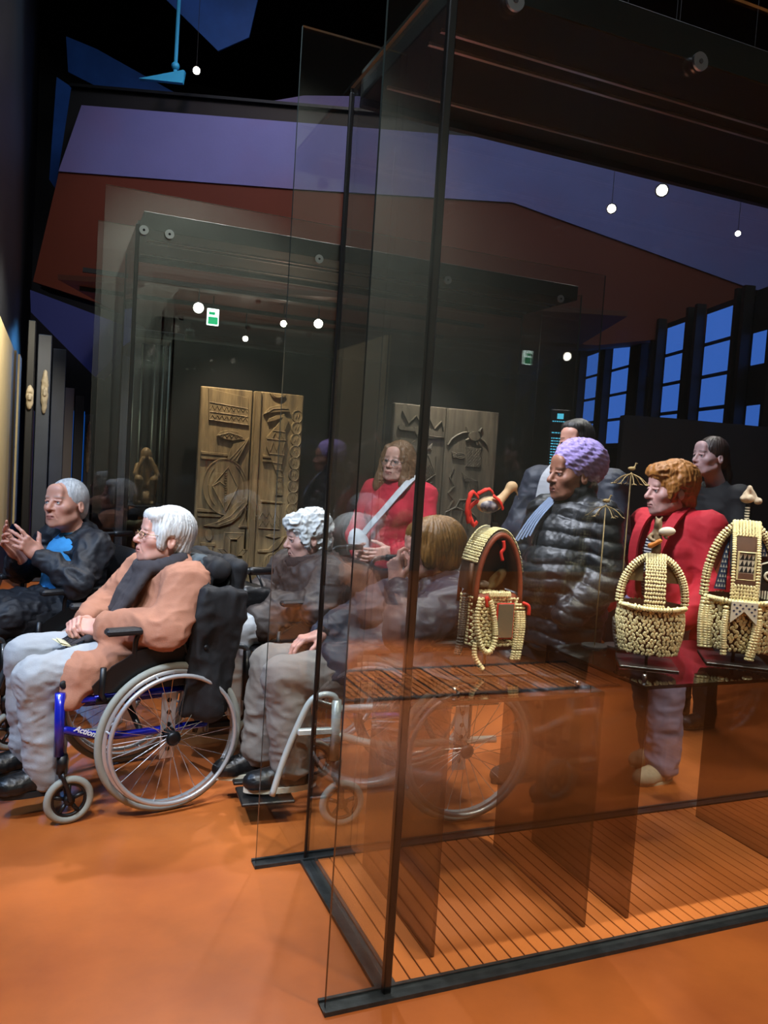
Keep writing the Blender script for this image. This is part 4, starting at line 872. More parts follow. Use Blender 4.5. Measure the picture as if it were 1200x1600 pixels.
# ------------------------------------------------------------------ 8. red blazer
def lady_blazer():
    h = 1.54; nb = (0, -.075, 1.275); J = standing(h, chest=(0, -.05, 1.10), shL=(-.185, -.08, 1.235), shR=(.17, -.06, 1.215), elL=(-.255, -.06, .98), wrL=(-.20, .08, .80), elR=(.25, .0, .96), wrR=(.2, .15, .82), pelvis=(0, -.05, .86), anL=(-.1, .0, .07), anR=(.08, -.17, .07), knL=(-.095, .0, .44), knR=(.095, -.08, .44))
    o, R, hp, hs = person('elderly woman with short ginger hair in red blazer over a striped shirt', (2.76, 3.05), 98, dict(head=(0, -.005, 1.400), neckbase=nb, turn=(-20, -2, 0), hs=1.05, skin='#c99c92', blush='#ac6c66', lip='#985a58', brow='#9a7a60', browa=.4, age=1.3, nose=1.2, j=J, handL=((.1, .7, -.6), (.9, 0, .1), 'relaxed'), handR=((-.1, .7, -.6), (-.9, 0, .1), 'relaxed')))
    hair(o, R, hp, hs, 'full', hair_mat('hair_ginger', '#a0682e', .45, .35), .008, .005, seed=15)
    m = fabric('blazer_red', '#b31424', .8, var=.06); lo, hi = bounds(J, KE, .2); lo[2] = .66; F = Field(lo, hi, .008); torso(F, J, (0, -.08, 1.29), (.15, .145, .08), 1.3)
    for sd in 'LR': arm(F, J, sd, .08, .07, .055, .06)
    F.cap((0, -.04, .74), (0, -.04, .9), .15, .15, .03, sx=1.25); F.cut((0, 0, .70), (0, 0, -1)); F.ell((0, -.09, 1.29), (.085, .07, .05), .02); F.cap((.0, .13, 1.31), (.02, .16, .85), .092, .065, .012, 's'); F.ell((0, -.03, 1.34), (.062, .075, .06), .01, 's'); sdf_obj('blazer', F, m, o, .006, (8, 8, 14), 2)
    for s in (-1, 1): ribbon(o, 'lapel', [(s*.065, -.05, 1.325), (s*.085, .06, 1.25), (s*.075, .125, 1.12), (s*.045, .145, .98)], (1, -.1*s, .2), (.05, .05), .012, m)
    F = Field((-.22, -.2, .72), (.22, .2, 1.33), .010); F.cap((0, -.03, .78), (0, -.04, 1.10), .128, .125, .03, sx=1.25); F.cap((0, -.04, 1.1), (0, -.055, 1.22), .12, .075, .03); sdf_obj('striped_shirt', F, stripes('shirt_stripes', '#d8d6d2', '#181c34', 22), o, .004, (12, 12, 20), 4)
    trousers(o, J, fabric('trousers_lilac', '#857c9a', .8), (.095, .08, .078), .96, .008, seed=11)
    for sd in 'LR': shoe(o, J, sd, (0, 1, 0), fabric('sandal_beige', '#b9a88e', .7), G['rubber_sole'], .25, name='sandal')
lady_blazer()
# ------------------------------------------------------------------ 9. young woman in black
def lady_black():
    h = 1.72; nb = (0, -.055, 1.445); J = standing(h, chest=(0, -.05, 1.27), shL=(-.175, -.07, 1.375), shR=(.175, -.05, 1.375), pelvis=(0, -.05, .97))
    o, R, hp, hs = person('young woman in black top with brown hair tied back', (3.6, 3.65), 92, dict(head=(0, .01, 1.603), neckbase=nb, turn=(-6, 2, 0), hs=1.0, skin='#c3a2a0', blush='#b07e80', lip='#a06068', brow='#2e2220', nose=.95, j=J, handL=((.1, .5, -.8), (.9, 0, .1), 'relaxed'), handR=((-.1, .5, -.8), (-.9, 0, .1), 'relaxed')))
    hair(o, R, hp, hs, 'tied', hair_mat('hair_brunette', '#2e1f1a', .4), .003, seed=17)
    m = fabric('top_black', '#0d0d10', .8); lo, hi = bounds(J, KE, .2); F = Field(lo, hi, .008); torso(F, J, (0, -.055, 1.41), (.125, .125, .085), 1.32)
    for sd in 'LR': arm(F, J, sd, .066, .056, .042, .06)
    F.ell((0, -.01, 1.47), (.075, .09, .055), .01, 's'); sdf_obj('top', F, m, o, .005, (9, 9, 14), 2)
    trousers(o, J, fabric('trousers_ink', '#1a1c24', .8), seed=6)
    for sd in 'LR': shoe(o, J, sd, (0, 1, 0), G['leather_black'], G['sole_dark'])
lady_black()
# ================================================================== wheelchairs
mat('tyre_grey', '#8f9289', .75, bump=.1, bscale=120); mat('rim_alloy', '#c9ccd0', .35, .6); mat('handrim', '#b9bbbd', .34, .5); mat('spoke_steel', '#cfd2d6', .2, 1)
mat('plastic_black', '#0c0d0f', .42); mat('vinyl_black', '#101114', .5, bump=.1, bscale=80); mat('pad_black', '#141518', .55, bump=.15, bscale=150)
mat('frame_blue', '#1a26b8', .22, .35, coat=.6); mat('frame_white', '#c9d2d0', .3, .2, coat=.4); mat('frame_black', '#16181b', .35, .4, coat=.3); mat('frame_grey', '#4d5358', .3, .6, coat=.3)
mat('lettering', '#e8ecf4', .5)
def spoke_mesh(r0, r1, dx, ang):
    return MB().cyl((dx, r0*math.sin(ang), r0*math.cos(ang)), (0, 0, r1), .0014, 5).mesh('spoke', G['spoke_steel'])
def wheelchair(label, O, heading, frame, opt):
    t = empty('wheelchair', (O[0], O[1], 0), math.radians(heading)); tag(t, label, 'wheelchair'); fm = G[frame]; pb = G['plastic_black']
    sp = [spoke_mesh(.028, .268, .022, .5), spoke_mesh(.028, .268, -.022, -.5)]
    for s in (-1, 1):
        x = s*.283; w = empty('wheel'); w.parent = t; w.location = (x, 0, .302)
        MB().torus((0, 0, 0), (1, 0, 0), .286, .0155, 64, 10).build('tyre', G['tyre_grey'], w, True)
        rm = MB(); rm.lathe([(.258, -.011), (.274, -.012), (.276, 0), (.274, .012), (.258, .011), (.262, 0), (.258, -.011)], 64); rm.v = [(v[2], v[0], v[1]) for v in rm.v]; rm.build('rim', G['rim_alloy'], w, True)
        hr = MB().torus((s*.045, 0, 0), (1, 0, 0), .256, .0095, 64, 8); hr.build('hand_rim', G['handrim'], w, True)
        for i in range(6):
            a = 2*PI*i/6+.3; MB().cyl((s*.008, .268*math.sin(a), .268*math.cos(a)), (s*.045, .258*math.sin(a), .258*math.cos(a)), .004, 6).build('rim_stud', G['rim_alloy'], w)
        hb = MB().tube([(-.035, 0, 0), (-.03, 0, 0), (-.02, 0, 0), (.02, 0, 0), (.03, 0, 0), (.035, 0, 0)], [.014, .03, .022, .022, .03, .012], 16); hb.build('hub', G['dark_steel'], w, True)
        for i in range(28 if opt.get('spokes', 1) else 0):
            o = link('spoke', sp[i % 2], w); o.rotation_euler = (2*PI*i/28, 0, 0)
        # caster
        c = empty('caster'); c.parent = t; c.location = (s*.225, opt.get('cy', .40), 0); tl = .03
        MB().torus((0, -tl, .092), (1, 0, 0), .078, .0145, 36, 10).build('tyre', G['tyre_grey'], c, True)
        h = MB(); h.torus((0, -tl, .092), (1, 0, 0), .062, .008, 28, 6); h.cyl((-.016, -tl, .092), (.016, -tl, .092), .02, 12)
        for i in range(5):
            a = 2*PI*i/5; h.tube([(0, -tl+.015*math.sin(a), .092+.015*math.cos(a)), (0, -tl+.06*math.sin(a), .092+.06*math.cos(a))], .0085, 6)
        h.build('caster_hub', pb, c, True)
        fk = MB()
        for e in (-1, 1): fk.tube(smooth_path([(e*.024, -tl, .092), (e*.026, -tl*.6, .14), (e*.024, 0, .19), (0, 0, .205)], 4), [.010]*13, 8, flat=.6)
        fk.cyl((0, 0, .20), (0, 0, .27), .02, 14); fk.build('fork', pb, c, True)
        # side frame
        xf = s*.225; cy = opt.get('cy', .40); sf = MB()
        sf.cyl((xf, cy+.012, .27), (xf, cy+.016, .51), .019, 14)
        sf.tube(smooth_path([(xf, cy+.012, .372), (xf, cy-.10, .335), (xf, cy-.19, .318), (xf, cy-.26, .315), (xf, -.10, .315), (xf, -.17, .315)], 4), .0155, 12)
        sf.tube([(xf, cy+.01, .475), (xf, -.17, .475)], .013, 12); fr = sf.build('side_frame', fm, t, True)
        by = opt.get('by', 0); bk = MB().tube(smooth_path([(xf, -.17+by, .28), (xf, -.17+by, .5), (xf, -.185+by, .7), (xf, -.24+by, .90)]+([(xf, -.27, .945), (xf, -.36, .95)] if not by else []), 5), .0125, 12); bk.build('back_cane', G['frame_grey'] if frame != 'frame_black' else fm, t, True)
        if not by: MB().tube([(xf, -.33, .95), (xf, -.35, .95), (xf, -.44, .948)], [.017, .018, .016], 12).build('push_grip', pb, t, True)
        ap = MB(); ap.bbox(xf+s*.018-.004, xf+s*.018+.004, -.03, .03, .20, .47, .002); pl = ap.build('axle_plate', G['rim_alloy'], t)
        for k in range(5):
            MB().cyl((xf+s*.0225, 0, .24+k*.05), (xf+s*.0232, 0, .24+k*.05), .010, 10).build('hole', pb, pl)
        MB().cyl((xf-s*.01, 0, .302), (x, 0, .302), .008, 8).build('axle', G['dark_steel'], t)
        # arm rest and skirt guard
        MB().bbox(s*.262-.026, s*.262+.026, -.04, .27, .722, .75, .009).build('armrest', G['pad_black'], t)
        if opt.get('guard', 1):
            pts = [(-.16, .50), (.30, .50), (.31, .53), (.24, .60), (.14, .655), (.03, .675), (-.08, .67), (-.16, .64)]
            MB().prism(pts, 0, .008, Matrix(((0, 0, 1, s*.256-.004), (1, 0, 0, 0), (0, 1, 0, 0), (0, 0, 0, 1))), bev=.0).build('skirt_guard', pb, t)
        MB().tube(smooth_path([(s*.243, .14, .50), (s*.25, .15, .62), (s*.258, .15, .70), (s*.262, .13, .728)], 4), .010, 10).build('armrest_post', pb, t, True)
        MB().tube([(s*.243, -.12, .50), (s*.262, -.02, .728)], .010, 10).build('armrest_post', pb, t, True)
        bl = MB(); bl.tube([(xf+s*.03, .26, .47), (xf+s*.032, .275, .50), (xf+s*.034, .27, .60)], [.010, .012, .012], 10); bl.box(xf+s*.01-.012, xf+s*.03+.012, .20, .29, .455, .478); bl.build('brake_lever', pb, t, True)
        # foot rest
        if opt.get('foot', 1) == 1 or s > 0:
            ht = MB().tube(smooth_path([(xf, cy+.012, .49), (xf, cy+.03, .525), (xf, cy+.08, .53), (xf*.97, cy+.13, .49), (xf*.9, cy+.20, .30), (xf*.86, cy+.245, .13)], 6), .0125, 12); ht.build('footrest_hanger', G['frame_white'] if frame == 'frame_white' else (G['frame_grey'] if opt.get('greyhang') else fm), t, True)
            if frame == 'frame_white': MB().bbox(xf-.012, xf+.012, cy+.03, cy+.165, .375, .40, .004).build('hanger_bracket', fm, t)
            if opt.get('plates', 1): MB().bbox(s*.02 if s > 0 else -.19, .19 if s > 0 else -.02, cy+.15, cy+.36, .088, .102, .004).build('footplate', pb, t)
    cb = MB(); cb.tube([(-.21, .10, .315), (.21, .10, .475)], .012, 10); cb.tube([(.21, .06, .315), (-.21, .06, .475)], .012, 10); cb.build('cross_brace', G['frame_grey'], t, True)
    MB().bbox(-.215, .215, -.15, .38, .488, .512, .01).build('seat_sling', G['vinyl_black'], t)
    bs = MB(); vs = []
    for i in range(7):
        z = .52+i*.065; yb = -.175+opt.get('by', 0)-max(0, z-.68)*.28
        for xx in (-.22, -.11, 0, .11, .22):
            b = -.02*(1-(xx/.22)**2)
            vs += [(xx, yb+b, z), (xx, yb+b-.012, z)]
    n = 10; fs = []
    for i in range(6):
        for j in range(4):
            a = i*n+j*2; fs += [(a, a+2, a+n+2, a+n), (a+1, a+n+1, a+n+3, a+3)]
    for i in range(6): fs += [(i*n, i*n+n, i*n+n+1, i*n+1), (i*n+8, i*n+9, i*n+n+9, i*n+n+8)]
    for j in range(4): a = j*2; fs += [(a, a+1, a+3, a+2), (6*n+a, 6*n+a+2, 6*n+a+3, 6*n+a+1)]
    bs.add(vs, fs).build('back_sling', G['vinyl_black'], t, True)
    if opt.get('text'):
        cu = bpy.data.curves.new('lettering', 'FONT'); cu.body = opt['text']; cu.size = .031; cu.extrude = .0006; cu.shear = .25; cu.align_x = 'CENTER'; cu.offset = .0008
        to = bpy.data.objects.new('lettering', cu); COL.objects.link(to); dg = bpy.context.evaluated_depsgraph_get(); dg.update(); me = bpy.data.meshes.new_from_object(to.evaluated_get(dg)); bpy.data.objects.remove(to); me.materials.clear(); me.materials.append(G['lettering'])
        l = link('lettering', me, t); a = math.atan2(-.043, .095); 
        # text reads along -y on the outer (left, -x) face of the sloping tube
        ux = Vector((0, -math.cos(a), math.sin(a))); nz = Vector((-1, 0, 0)); uy = nz.cross(ux)
        M = Matrix((ux, uy, nz)).transposed().to_4x4(); M.translation = Vector((-.225-.0162, .325, .345)); l.matrix_local = M
    return t
wheelchair('blue-framed wheelchair of the lady in the camel coat', (.416, 3.47), 102.7, 'frame_blue', dict(text='Action:', greyhang=1, foot=2))
wheelchair('black wheelchair of the man with the blue jumper', (.12, 4.36), 113, 'frame_black', dict(greyhang=1))
wheelchair('dark wheelchair of the lady with curly white hair', (1.27, 4.0), 98.7, 'frame_black', dict(greyhang=1, cy=.40, plates=0))
wheelchair('white-framed wheelchair of the auburn-haired lady in navy', (1.61, 3.085), 86.6, 'frame_white', dict(cy=.52, guard=1, by=.13))
# the black coat hung over the back of the blue wheelchair
F = Field((-.36, -.42, .30), (.36, .12, 1.04), .0095)
F.box((0, -.245, .70), (.255, .030, .30), .03, .02, rot=rotm(0, 8, 0)); F.cap((-.22, -.195, .955), (.22, -.195, .955), .042, None, .03); F.cap((-.10, -.15, .955), (.10, -.15, .955), .030, None, .03)
F.box((-.285, -.165, .63), (.026, .105, .27), .028, .04, rot=rotm(0, 6, -4)); F.cap((-.285, -.13, .62), (-.295, -.16, .40), .03, .045, .04); F.cap((-.24, -.12, .90), (-.285, -.10, .74), .035, .03, .04)
F.box((.285, -.23, .66), (.028, .09, .24), .026, .04)
co = sdf_obj('draped_coat', F, fabric('coat_black', '#0c0d11', .75), None, .014, (11, 11, 7), 6); co.location = (.416, 3.47, 0); co.rotation_euler = (0, 0, math.radians(102.7)); tag(co, 'black coat draped over the back of the blue wheelchair', 'coat')
F = Field((-.17, -.30, .90), (.17, -.05, 1.05), .008); F.cap((-.10, -.165, .968), (.10, -.165, .968), .034, None, .02); F.cap((-.10, -.165, .968), (-.13, -.11, .93), .034, .028, .02); sdf_obj('lining', F, fabric('lining_grey', '#4f585c', .95, bump=.5), co, .004, (20, 20, 20), 2)
for p in ((-.318, -.115, .66), (-.322, -.125, .55), (-.326, -.135, .45)): MB().ball(p, .011, 10, 6, R=(.5, 1, 1)).build('button', G['plastic_black'], co, True)
# yellow cloth bag hung on the handle of the man's wheelchair
F = Field((-.33, -.45, .62), (-.12, -.20, 1.0), .007); F.cap((-.225, -.29, .945), (-.225, -.40, .94), .030, .034, .02); F.cap((-.235, -.30, .93), (-.24, -.29, .74), .028, .020, .02); F.cap((-.225, -.36, .92), (-.22, -.36, .70), .024, .018, .02)
cb = sdf_obj('cloth', F, fabric('cloth_yellow', '#b3a36e', .9), None, .008, (18, 18, 14), 4); cb.location = (.12, 4.36, 0); cb.rotation_euler = (0, 0, math.radians(113)); tag(cb, 'pale yellow cloth hung over a wheelchair push handle', 'cloth')
# dark shoulder bag on the lap of the curly-haired lady
F = Field((-.16, .18, .64), (.16, .48, .88), .008); F.box((0, .33, .735), (.12, .09, .055), .035, .02, rot=rotm(0, 12, 0)); hbg = sdf_obj('handbag', F, G['leather_black'], None, .006, (14, 14, 14), 4); hbg.location = (1.27, 4.0, 0); hbg.rotation_euler = (0, 0, math.radians(98.7)); tag(hbg, 'black handbag on the lap of the curly-haired lady', 'handbag')
MB().tube(smooth_path([(-.08, .29, .78), (-.05, .31, .84), (.05, .31, .84), (.08, .29, .78)], 5), .006, 8).build('strap', G['leather_black'], hbg, True)
# ================================================================== cowrie headdresses in the near showcase
mat('cowrie', '#e0d6a6', .32, var=.22, vscale=40, coat=.3); mat('cowrie_grey', '#4a463f', .5, var=.3, vscale=40); mat('leather_red', '#7d3a24', .55, var=.2, vscale=20); mat('leather_brown', '#4a2c1a', .6, var=.25, vscale=20)
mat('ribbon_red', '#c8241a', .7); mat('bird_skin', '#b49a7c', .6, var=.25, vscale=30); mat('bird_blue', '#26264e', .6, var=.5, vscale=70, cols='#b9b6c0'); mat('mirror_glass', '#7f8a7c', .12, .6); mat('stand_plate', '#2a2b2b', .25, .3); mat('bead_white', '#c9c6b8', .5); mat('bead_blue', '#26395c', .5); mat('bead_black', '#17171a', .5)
mat('hide', '#8d7b56', .8, var=.3, vscale=25); mat('wood_fig', '#6a5842', .6, var=.3, vscale=30); mat('orange_bead', '#b06a1e', .5)
def rotz_to(n, u=None):
    """frame whose z is n and x along u"""
    n = Vector(n).normalized(); u = Vector(u) if u is not None else n.orthogonal(); u = (u-n*u.dot(n)).normalized(); v = n.cross(u); return Matrix((u, v, n)).transposed()
SHV = []; SHF = []
def _shell():
    n, k = 8, 4; vs = []; fs = []
    for i in range(k+1):
        a = PI/2*i/k
        for j in range(n):
            b = 2*PI*j/n; x = math.cos(b)*math.cos(a); y = math.sin(b)*math.cos(a)*.62; z = math.sin(a)*.5
            if i == k: z *= .55     # the slit side is dished
            vs.append((x, y, z))
    for i in range(k):
        for j in range(n): fs.append((i*n+j, i*n+(j+1) % n, (i+1)*n+(j+1) % n, (i+1)*n+j))
    return vs, fs
SHV, SHF = _shell(); SLV = [(-.62, -.07, .33), (.62, -.07, .33), (.62, .07, .33), (-.62, .07, .33)]; mat('slit', '#3a2f1e', .7)
class Shells(MB):
    def put(s, p, n, u, L=.0085):
        M = rotz_to(n, u); s.add([Vector(p)+M @ (Vector(v)*L) for v in SHV], SHF); s.add([Vector(p)+M @ (Vector(v)*L) for v in SLV], [(0, 1, 2, 3)], 1)
    def patch(s, fn, nu, nv, L=.0085, jit=.15, stag=True, along='u', tilt=0):
        """rows of shells on the surface fn(u, v) -> point"""
        for j in range(nv):
            for i in range(nu):
                u = (i+.5+(.5*(j % 2) if stag else 0)+random.uniform(-jit, jit))/nu; v = (j+.5+random.uniform(-jit, jit))/nv
                if u > 1: continue
                p = Vector(fn(u, v)); e = 1e-3; du = Vector(fn(u+e, v))-p; dv = Vector(fn(u, v+e))-p; n = du.cross(dv)
                if n.length < 1e-12: continue
                d = du.normalized() if along == 'u' else dv.normalized()
                if tilt: d = (Matrix.Rotation(tilt*(1 if j % 2 else -1), 3, n.normalized()) @ d)
                s.put(p, n, d, L)
    def string(s, pts, L=.008, R=.006, step=.0065):
        """cord of stacked shells"""
        P = smooth_path(pts, 12); acc = 0; last = P[0]
        for i in range(1, len(P)):
            acc += (P[i]-last).length; last = P[i]
            if acc >= step:
                acc = 0; t = (P[i]-P[i-1]).normalized(); a = t.orthogonal().normalized(); b = t.cross(a)
                for k in range(5):
                    w = a*math.cos(2*PI*k/5)+b*math.sin(2*PI*k/5); s.put(P[i]+w*R*.5, w, t.cross(w), L*.8)
    def done(s, parent, m='cowrie', name='cowrie_shells'):
        o = s.build(name, [G[m], G['slit']], parent, True); o['kind'] = 'stuff'; return o
def stand(t, hx, hy, h):
    MB().bbox(-hx, hx, -hy, hy, .0, .006, .002).build('stand_plate', G['stand_plate'], t); MB().cyl((0, 0, .006), (0, 0, h), .006, 10).build('stand_rod', G['black'], t, True)
def arch(a, b, z0, th): return (a*math.cos(th), z0+b*math.sin(th)**.85)
# ------------------------------------------------------------------ A: hooded headdress with the bird
def headdress_bird():
    t = empty('shell_headdress', (1.385, 2.34, .7755), math.radians(-4)); tag(t, 'arched shell headdress with a mirror panel and a red-ribboned bird on top', 'headdress', None)
    stand(t, .105, .115, .075)
    a, b, z0 = .088, .205, .265; y0, y1 = -.062, .065
    # lower box: rounded drum
    def drum(u, v): th = PI+.12+u*(PI-.24)+0; return ((a+.006)*math.cos(th), (-.072)*abs(math.sin(th))**.7-.0, .085+v*.165)
    def drum_back(u, v): th = u*PI; return ((a+.006)*math.cos(th), .072*abs(math.sin(th))**.7, .085+v*.165)
    F = Field((-.13, -.11, .05), (.13, .11, .30), .006); F.box((0, 0, .165), (.088, .066, .10), .03, 0); F.box((0, 0, .27), (.066, .05, .05), .02, .0, 's'); sdf_obj('basket_body', F, G['leather_red'], t)
    # hood of leather: barrel vault
    mb = MB(); N = 24; ring = []
    for (sc, y) in ((1, y0), (1, y1), (.88, y1), (.88, y0)):
        ring.append([(sc*a*math.cos(PI*i/N)*(1-.12*math.sin(PI*i/N)**3), y, z0+sc*b*math.sin(PI*i/N)**.9) for i in range(N+1)])
    vs = sum(ring, []); fs = []
    for r in range(4):
        for i in range(N): p, q = r*(N+1)+i, ((r+1) % 4)*(N+1)+i; fs.append((p, p+1, q+1, q))
    mb.add(vs, fs).build('hood', G['leather_brown'], t, True)
    for y, m in ((y0-.002, 'leather_red'), (y1, 'leather_red')):
        MB().tube([(.93*a*math.cos(PI*i/N)*(1-.12*math.sin(PI*i/N)**3), y, z0-.05+(.05+b*.94)*math.sin(PI*i/N)**.8) for i in range(N+1)], .0085, 8).build('arch_rim', G[m], t, True)
    bpn = MB().prism([(x*a*.85, z) for x, z in ((-1, .2), (1, .2), (.95, .36), (.6, .44), (0, .465), (-.6, .44), (-.95, .36))], 0, .006, Matrix(((1, 0, 0, 0), (0, 0, 1, y1-.02), (0, 1, 0, 0), (0, 0, 0, 1)))); bpn.build('back_panel', G['leather_brown'], t)
    F = Field((-.08, -.06, .22), (.08, .06, .36), .006); F.ell((.035, .02, .30), (.018, .02, .05), 0, rot=rotm(0, 0, 40)); sdf_obj('hide_flap', F, G['hide'], t, .003); F = Field((-.08, -.06, .2), (.08, .06, .36), .006); F.ell((-.03, .0, .285), (.026, .022, .012), 0); sdf_obj('pebble', F, mat('pebble', '#8f8378', .4), t)
    s = Shells()
    def vault(u, v):
        th = .28+v*(PI-.70); k = 1.035; return (k*a*math.cos(th)*(1-.12*math.sin(th)**3), y0+u*(y1-y0), z0+k*b*math.sin(th)**.9)
    s.patch(vault, 11, 46, .0066, .08, False, 'u', .5)
    s.patch(drum, 22, 15, .0074, .12, True, 'u', .45); s.patch(drum_back, 18, 14, .0085, .15)
    for r in range(15):
        for c in range(13):
            x = -.086+c*.0145+(r % 2)*.006; z = .092+r*.011
            if x > .088 or (-.02 < x < .058 and .108 < z < .242): continue
            s.put((x, -.0755+.02*(x/.09)**4, z), (.5*(x/.09)**3, -1, 0), (1, 0, .5 if (c+r) % 2 else -.5), .0082)
    for i in range(9): s.put((-.034+i*.0085, -.078, .262), (0, -1, .2), (0, 0, 1), .012)
    for i in range(30): s.put((random.uniform(-.05, .05), random.uniform(-.05, .0), .262), (0, -.4, 1), (1, random.uniform(-1, 1), 0), .009)
    s.string([(-.070, -.082, .255), (-.082, -.088, .20), (-.078, -.092, .14), (-.058, -.094, .085), (-.030, -.094, .075), (-.012, -.09, .12), (-.022, -.085, .20), (-.035, -.08, .24)], .010, .011)
    s.string([(-.080, -.085, .11), (-.082, -.09, .06), (-.055, -.10, .018)], .010, .010)
    for dx in (.066, .078, .088): s.string([(dx, -.07, .235), (dx+.006, -.078, .16), (dx-.002, -.08, .07), (dx-.006, -.08, .045)], .0095, .009)
    s.done(t)
    g = Shells(); 
    for dx in (-.108, -.100): g.string([(dx+.01, -.02, .26), (dx, -.03, .18), (dx-.005, -.03, .10), (dx-.012, -.03, .055)], .010, .011)
    g.done(t, 'cowrie_grey')
    fr = MB(); fr.bbox(-.012, .052, -.089, -.083, .115, .235, .002); pnl = fr.build('mirror_frame', G['ribbon_red'], t); MB().bbox(-.008, .048, -.092, -.0892, .120, .232, .001).build('mirror', G['mirror_glass'], pnl)
    MB().tube([(-.1, -.05, .26), (-.096, -.05, .36)], [.009, .007], 8).build('side_strap', G['leather_brown'], t, True)
    for pts in ([(-.045, -.09, .245), (-.06, -.1, .255), (-.055, -.1, .225)], [(.085, -.08, .235), (.105, -.085, .225), (.108, -.085, .195)], [(0, y0-.012, .44), (.003, y0-.014, .415), (-.006, y0-.014, .40), (.0, y0-.016, .375)]): MB().tube(smooth_path(pts, 5), .006, 6).build('ribbon', G['ribbon_red'], t, True)
    MB().bbox(-.014, .014, -.006, .006, .470, .495, .004).build('bird_base', G['stand_plate'], t)
    # bird
    bt = empty('bird_figure'); bt.parent = t; bt.location = (0, 0, .495); bt.scale = (1.3, 1.3, 1.3)
    F = Field((-.10, -.06, -.02), (.10, .06, .14), .0042); F.ell((-.02, 0, .045), (.034, .020, .022), 0, rot=rotm(0, 0, -8)); F.cap((.005, 0, .05), (.034, 0, .085), .012, .010, .012); F.ell((.042, 0, .095), (.016, .013, .014), .008); F.cap((.052, 0, .092), (.066, 0, .058), .004, .0015, .004); sdf_obj('bird_body', F, G['bird_skin'], bt)
    F = Field((-.09, -.06, .0), (.05, .06, .09), .0042); F.ell((-.022, 0, .042), (.030, .0235, .020), 0); sdf_obj('wrapping', F, G['bird_blue'], bt)
    MB().cyl((.003, 0, .0), (.0, 0, .03), .002, 6).build('bird_leg', G['dark_steel'], bt)
    rb = [[(-.05, 0, .06), (-.075, -.01, .075), (-.085, -.01, .03), (-.075, -.005, -.005)], [(-.05, 0, .055), (-.07, .01, .03), (-.06, 0, -.01), (-.05, 0, .0)], [(-.02, -.02, .07), (.0, -.022, .055), (.012, -.018, .035)], [(-.055, 0, .07), (-.03, -.01, .085), (-.01, 0, .075)]]
    for pts in rb: MB().tube(smooth_path(pts, 5), [.004+.003*abs(math.sin(i*1.3)) for i in range(len(pts)*5-4)], 6, flat=.45).build('ribbon', G['ribbon_red'], bt, True)
headdress_bird()
